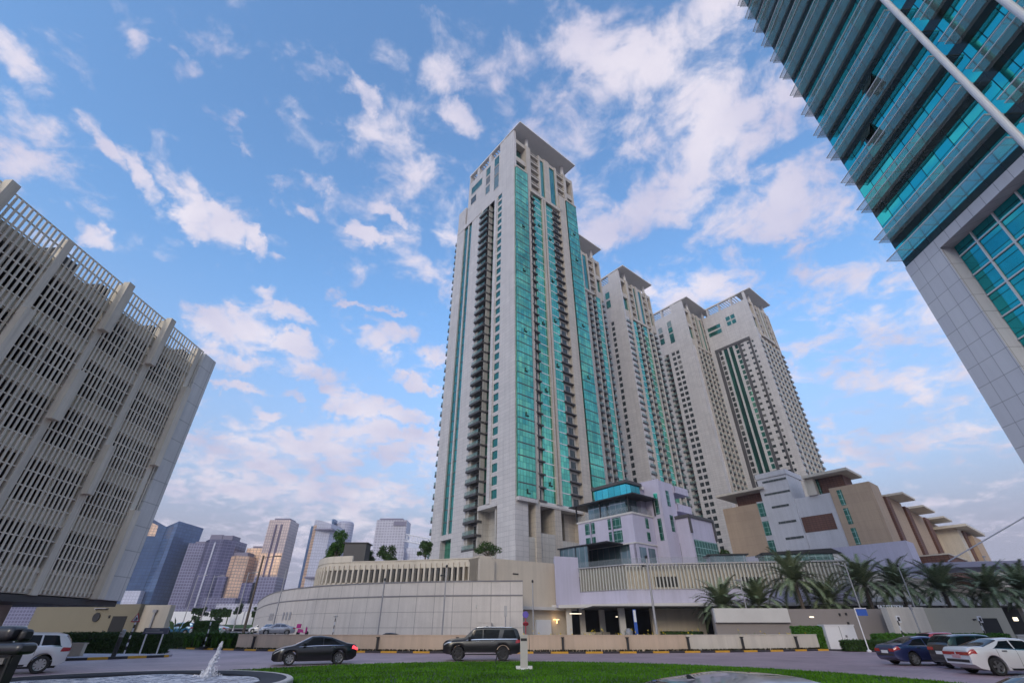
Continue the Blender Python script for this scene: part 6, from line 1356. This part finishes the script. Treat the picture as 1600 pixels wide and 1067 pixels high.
def car(name, label, sp, loc, yaw, pm, cat='car', group=None, lit=False, bold_tail=False, plate_m=None, glass='car_glass', wsm='car_glass_blue'):
    B = Body(sp); hL = B.hL; W = sp['W'] / 2; t = thing(name, label, cat, loc, radians(yaw), group)
    part('body', B.mesh(), pm, t, smooth=True)
    for i, (a, c, e, f) in enumerate(sp['side']):
        for sd in (1, -1): part('side_window', B.patch(MB(), a, c, e, f, 6.35, 8.75, .006, (sd,)), MT[glass], t, smooth=True)
    m = MB(); B.screen(m, sp['ws'][0], sp['ws'][1], .004); part('windscreen', m, MT[wsm], t, smooth=True)
    m = MB(); B.screen(m, sp['rw'][0], sp['rw'][1], .004); part('rear_window', m, MT[glass], t, smooth=True)
    a0, a1 = sp['side'][0], sp['side'][-1]
    m = MB(); B.patch(m, a0[0] - .05, a1[1] + .05, a0[0] - .05, a1[1] + .05, 6.12, 6.32, .008, nx=24, ntt=1); part('window_trim', m, MT['chrome'], t)
    m = MB()
    for (a, c, e, f) in sp['side'][-2:]: B.patch(m, c + .02, c + .035, c + .02, c + .035, 3.2, 6.2, .003, nx=1, ntt=6)
    B.patch(m, sp['side'][-2][0] + .05, sp['side'][-2][0] + .065, sp['side'][-2][0] + .05, sp['side'][-2][0] + .065, 4.0, 6.1, .003, nx=1, ntt=6); part('door_seam', m, MT['trim'], t)
    for sd in (1, -1):
        for x in sp['handles']:
            p = B.pt(x, 5.0, .02, sd); h = MB(); h.box(p.x - .11, p.x + .11, p.y - .02, p.y + .02, p.z - .018, p.z + .018); part('door_handle', h, MT['chrome'], t)
        p = B.pt(sp['mirror'], 6.4, 0, sd); h = MB(); h.box(p.x - .02, p.x + .03, p.y, p.y + sd * .12, p.z + .02, p.z + .05)
        h.prism([(p.x - .10, p.y + sd * .07), (p.x + .10, p.y + sd * .09), (p.x + .06, p.y + sd * .26), (p.x - .10, p.y + sd * .24)][::sd], p.z - .01, p.z + .15); part('wing_mirror', h, pm, t)
    # lamps
    for sd in (1, -1):
        h = MB(); B.patch(h, hL - .52, hL - .03, hL - .62, hL - .10, 5.0, 6.1, .012, (sd,)); part('headlight', h, MT['head'], t, smooth=True)
        h = MB(); B.patch(h, -hL + .012, -hL + .34, -hL + .012, -hL + .28, 4.55, 6.0, .012, (sd,)); r = B.ring(-hL + .01); z1 = r[6][1] - .01; z0 = z1 - (.15 if not bold_tail else .13)
        y0 = .06 if bold_tail else W * .42; h.box(-hL - .018, -hL + .02, sd * y0, sd * r[5][0] * 1.0, z0, z1); part('taillight', h, MT['tail_on' if lit else 'tail'], t)
    r = B.ring(-hL + .01); h = MB(); zc = r[4][1] + .04; h.box(-hL - .022, -hL + .01, -.26, .26, zc - .10, zc + .05); part('number_plate', h, plate_m or MT['plate'], t)
    h = MB(); h.box(-hL - .012, -hL + .1, -r[3][0] * .85, r[3][0] * .85, r[3][1] - .02, r[3][1] + .09); part('rear_bumper_insert', h, MT['trim'], t)
    r = B.ring(hL - .01); h = MB(); h.box(hL - .05, hL + .012, -r[4][0] * .62, r[4][0] * .62, r[3][1] + .02, r[4][1] + .10); part('grille', h, MT['trim'], t)
    h = MB(); h.box(hL - .02, hL + .022, -.26, .26, r[3][1] + .05, r[3][1] + .16); part('front_plate', h, MT['plate'], t)
    for sd in (1, -1):
        h = MB(); B.patch(h, sp['xr'] + sp['arch'], sp['xf'] - sp['arch'], sp['xr'] + sp['arch'], sp['xf'] - sp['arch'], 2.1, 3.0, .004, (sd,), nx=12, ntt=1); part('sill', h, MT['trim'] if not sp.get('step') else MT['chrome'], t)
    if sp.get('rails'):
        for sd in (1, -1):
            h = MB(); 
            for i in range(10): 
                p, q = (B.pt(-2.1 + i * .25, 10.2, 0, sd) + Vector((0, 0, .05))), (B.pt(-2.1 + (i + 1) * .25, 10.2, 0, sd) + Vector((0, 0, .05))); h.tube(p, q, .022, n=6)
            part('roof_rail', h, MT['chrome'], t)
    # wheels
    ty, rm = wheel_mesh(sp['r'], .235, sp['spokes'], 0); rim = MT['rim_dark'] if sp.get('dark_rim') else MT['rim']
    mt_, mr_ = ty.mesh('tyre', MT['black'], True), rm.mesh('wheel', [rim, MT['trim']])
    for x in (sp['xf'], sp['xr']):
        for sd in (1, -1):
            o = link(bpy.data.objects.new('wheel', mr_), t); o.location = (x, sd * (W - .125), sp['r']); o.rotation_euler = (0, 0, 0 if sd > 0 else pi)
            c = link(bpy.data.objects.new('tyre', mt_), o)
    h = MB(); h.box(sp['xr'] - .6, sp['xf'] + .55, -W * .72, W * .72, .2 if sp['r'] < .4 else .34, .5); part('underbody', h, MT['trim'], t)
    return t, B
black_paint = paint('black_paint', (.006, .006, .008), .1); black_paint.node_tree.nodes['Principled BSDF'].inputs['Coat Weight'].default_value = .4; white_paint = paint('white_paint_car', (.62, .62, .64), 0); grey_paint = paint('dark_grey_paint', (.008, .008, .010), .1)
blue_paint = paint('navy_paint', (.022, .032, .115), .4); grey_paint.node_tree.nodes['Principled BSDF'].inputs['Coat Weight'].default_value = .4; brown_paint = paint('dark_brown_paint', (.018, .018, .020), .2); silver_paint = paint('silver_paint', (.36, .36, .40), .5); teal_paint = paint('taxi_silver', (.45, .47, .50), .3)
car('saloon_car', 'black saloon with silver wheels driving left past the lawn', SEDAN, (-12.35, 34.5, .004), 204, black_paint, lit=True)
car('four_wheel_drive', 'large black four wheel drive with black wheels beside the grey bollard', SUV, (-2.1, 38.6, .004), 181, grey_paint, wsm='car_glass')
car('four_wheel_drive', 'white four wheel drive cut by the left picture edge', CROSS, (-24.9, 27.2, .004), 218, white_paint)
car('saloon_car', 'dark blue saloon parked nose right on the right', SEDAN, (25.3, 33.9, .004), 3, blue_paint, plate_m=MT['plate'])
car('hatchback', 'dark hatchback parked between the blue and the white saloon', HATCH, (25.9, 30.6, .004), 1, brown_paint)
car('saloon_car', 'white muscular saloon with a full width red tail lamp', CHARGER, (24.3, 26.9, .004), -4, white_paint, bold_tail=True, plate_m=plain('red_white_plate', (.55, .30, .32), .4, var=.3, scale=20))
car('saloon_car', 'dark grey saloon just entering at the right picture edge', SEDAN, (24.6, 22.6, .004), -4, grey_paint, lit=True)
car('saloon_car', 'silver car in the foreground with only its roof in view', dict(SEDAN, spokes=5), (2.3, 5.45, .004), 12, silver_paint)
m = MB(); m.prism([(-.045, -.014), (.04, -.008), (.04, .008), (-.045, .014)], 0, .03, top=[(-.045, -.006, .03), (-.028, -.004, .034), (-.028, .004, .034), (-.045, .006, .03)]); o = part('roof_aerial', m, MT['trim'], [k for k in COL.objects if k.get('label', '').startswith('silver car in the foreground')][0], loc=(-.62, 0, 1.45))
car('saloon_car', 'pale silver car at the bottom right corner with only its roof in view', dict(SEDAN, spokes=5), (6.3, 5.75, .004), 8, paint('pale_silver_paint', (.50, .52, .56), .4))
car('saloon_car', 'dark car behind the white saloon near the right edge', SEDAN, (44.5, 44.0, .004), 5, black_paint)
car('hatchback', 'red car mostly hidden behind the blue saloon', HATCH, (37.5, 47.2, .004), 5, paint('red_paint', (.35, .02, .03), .2))
car('saloon_car', 'black car showing its roof over the peach wall before the curved wall', SEDAN, (-14.3, 63.0, .0), 181, black_paint)
zg = lambda x, y: gh(x, y) + .03
tx, TB = car('taxi', 'silver and teal taxi with a yellow roof sign on the outer road', SEDAN, (-43.8, 78, zg(-43.8, 78)), 187, teal_paint, 'taxi', wsm='car_glass')
m = MB(); m.box(-.15, .15, -.35, .35, 1.46, 1.66); part('roof_sign', m, plain('taxi_sign', (.75, .55, .05), .4, var=0, emit=((1, .75, .1), .8)), tx)
m = MB(); TB.patch(m, -1.9, 1.9, -1.9, 1.9, 4.0, 4.9, .01, nx=20, ntt=2); part('teal_stripe', m, plain('teal_paint', (.03, .30, .28), .3, var=0), tx)
car('saloon_car', 'white car facing the camera on the outer road behind the taxi', SEDAN, (-41.5, 92, zg(-41.5, 92)), -80, white_paint)
car('saloon_car', 'silver car with blue glass at the foot of the curved wall', SEDAN, (-34.6, 79.5, zg(-34.6, 79.5)), 200, silver_paint, glass='car_glass_blue')
car('hatchback', 'blue car half hidden by the clipped bush', HATCH, (-50.5, 82, zg(-50.5, 82)), 183, paint('mid_blue_paint', (.04, .15, .28), .3))
car('van', 'small white van beyond the outer road near the curved wall', CROSS, (-55, 118, zg(-55, 118)), 185, white_paint)
# delivery scooter
sc = thing('delivery_scooter', 'magenta delivery scooter at the foot of the curved wall', 'scooter', (-31.2, 80.4, zg(-31.2, 80.4)), radians(10))
for x in (-.6, .62):
    m = MB(); m.tube((x, -.05, .26), (x, .05, .26), .26, n=18); part('wheel', m, MT['black'], sc)
m = MB(); m.prism([(-.75, -.16), (.1, -.16), (.1, .16), (-.75, .16)], .35, .78, top=[(-.7, -.12, .82), (.0, -.12, .72), (.0, .12, .72), (-.7, .12, .82)]); m.prism([(.0, -.14), (.55, -.12), (.55, .12), (.0, .14)], .28, .36); m.prism([(.40, -.18), (.58, -.12), (.58, .12), (.40, .18)], .34, 1.0); part('body', m, MT['magenta'], sc)
m = MB(); m.box(-.95, -.40, -.27, .27, .88, 1.42); part('delivery_box', m, MT['magenta'], sc)
m = MB(); m.tube((.45, -.33, 1.06), (.45, .33, 1.06), .025, n=8); m.tube((.62, 0, .3), (.46, 0, 1.05), .035, n=8); part('handlebar', m, MT['dark_metal'], sc)
# ---------------------------------------------------------------- evening air
m = MB(); m.box(-1490, 1490, -290, 1590, -1.0, 190)
hm = bpy.data.materials.new('haze_air'); hm.use_nodes = True; _t = hm.node_tree; _t.nodes.clear()
_o = _t.nodes.new('ShaderNodeOutputMaterial'); _v = _t.nodes.new('ShaderNodeVolumePrincipled'); _t.links.new(_v.outputs[0], _o.inputs['Volume'])
_v.inputs['Color'].default_value = (.80, .80, .92, 1); _v.inputs['Density'].default_value = .00022; _v.inputs['Anisotropy'].default_value = .0
hz_ = part('haze', m, hm); hz_['kind'] = 'stuff'
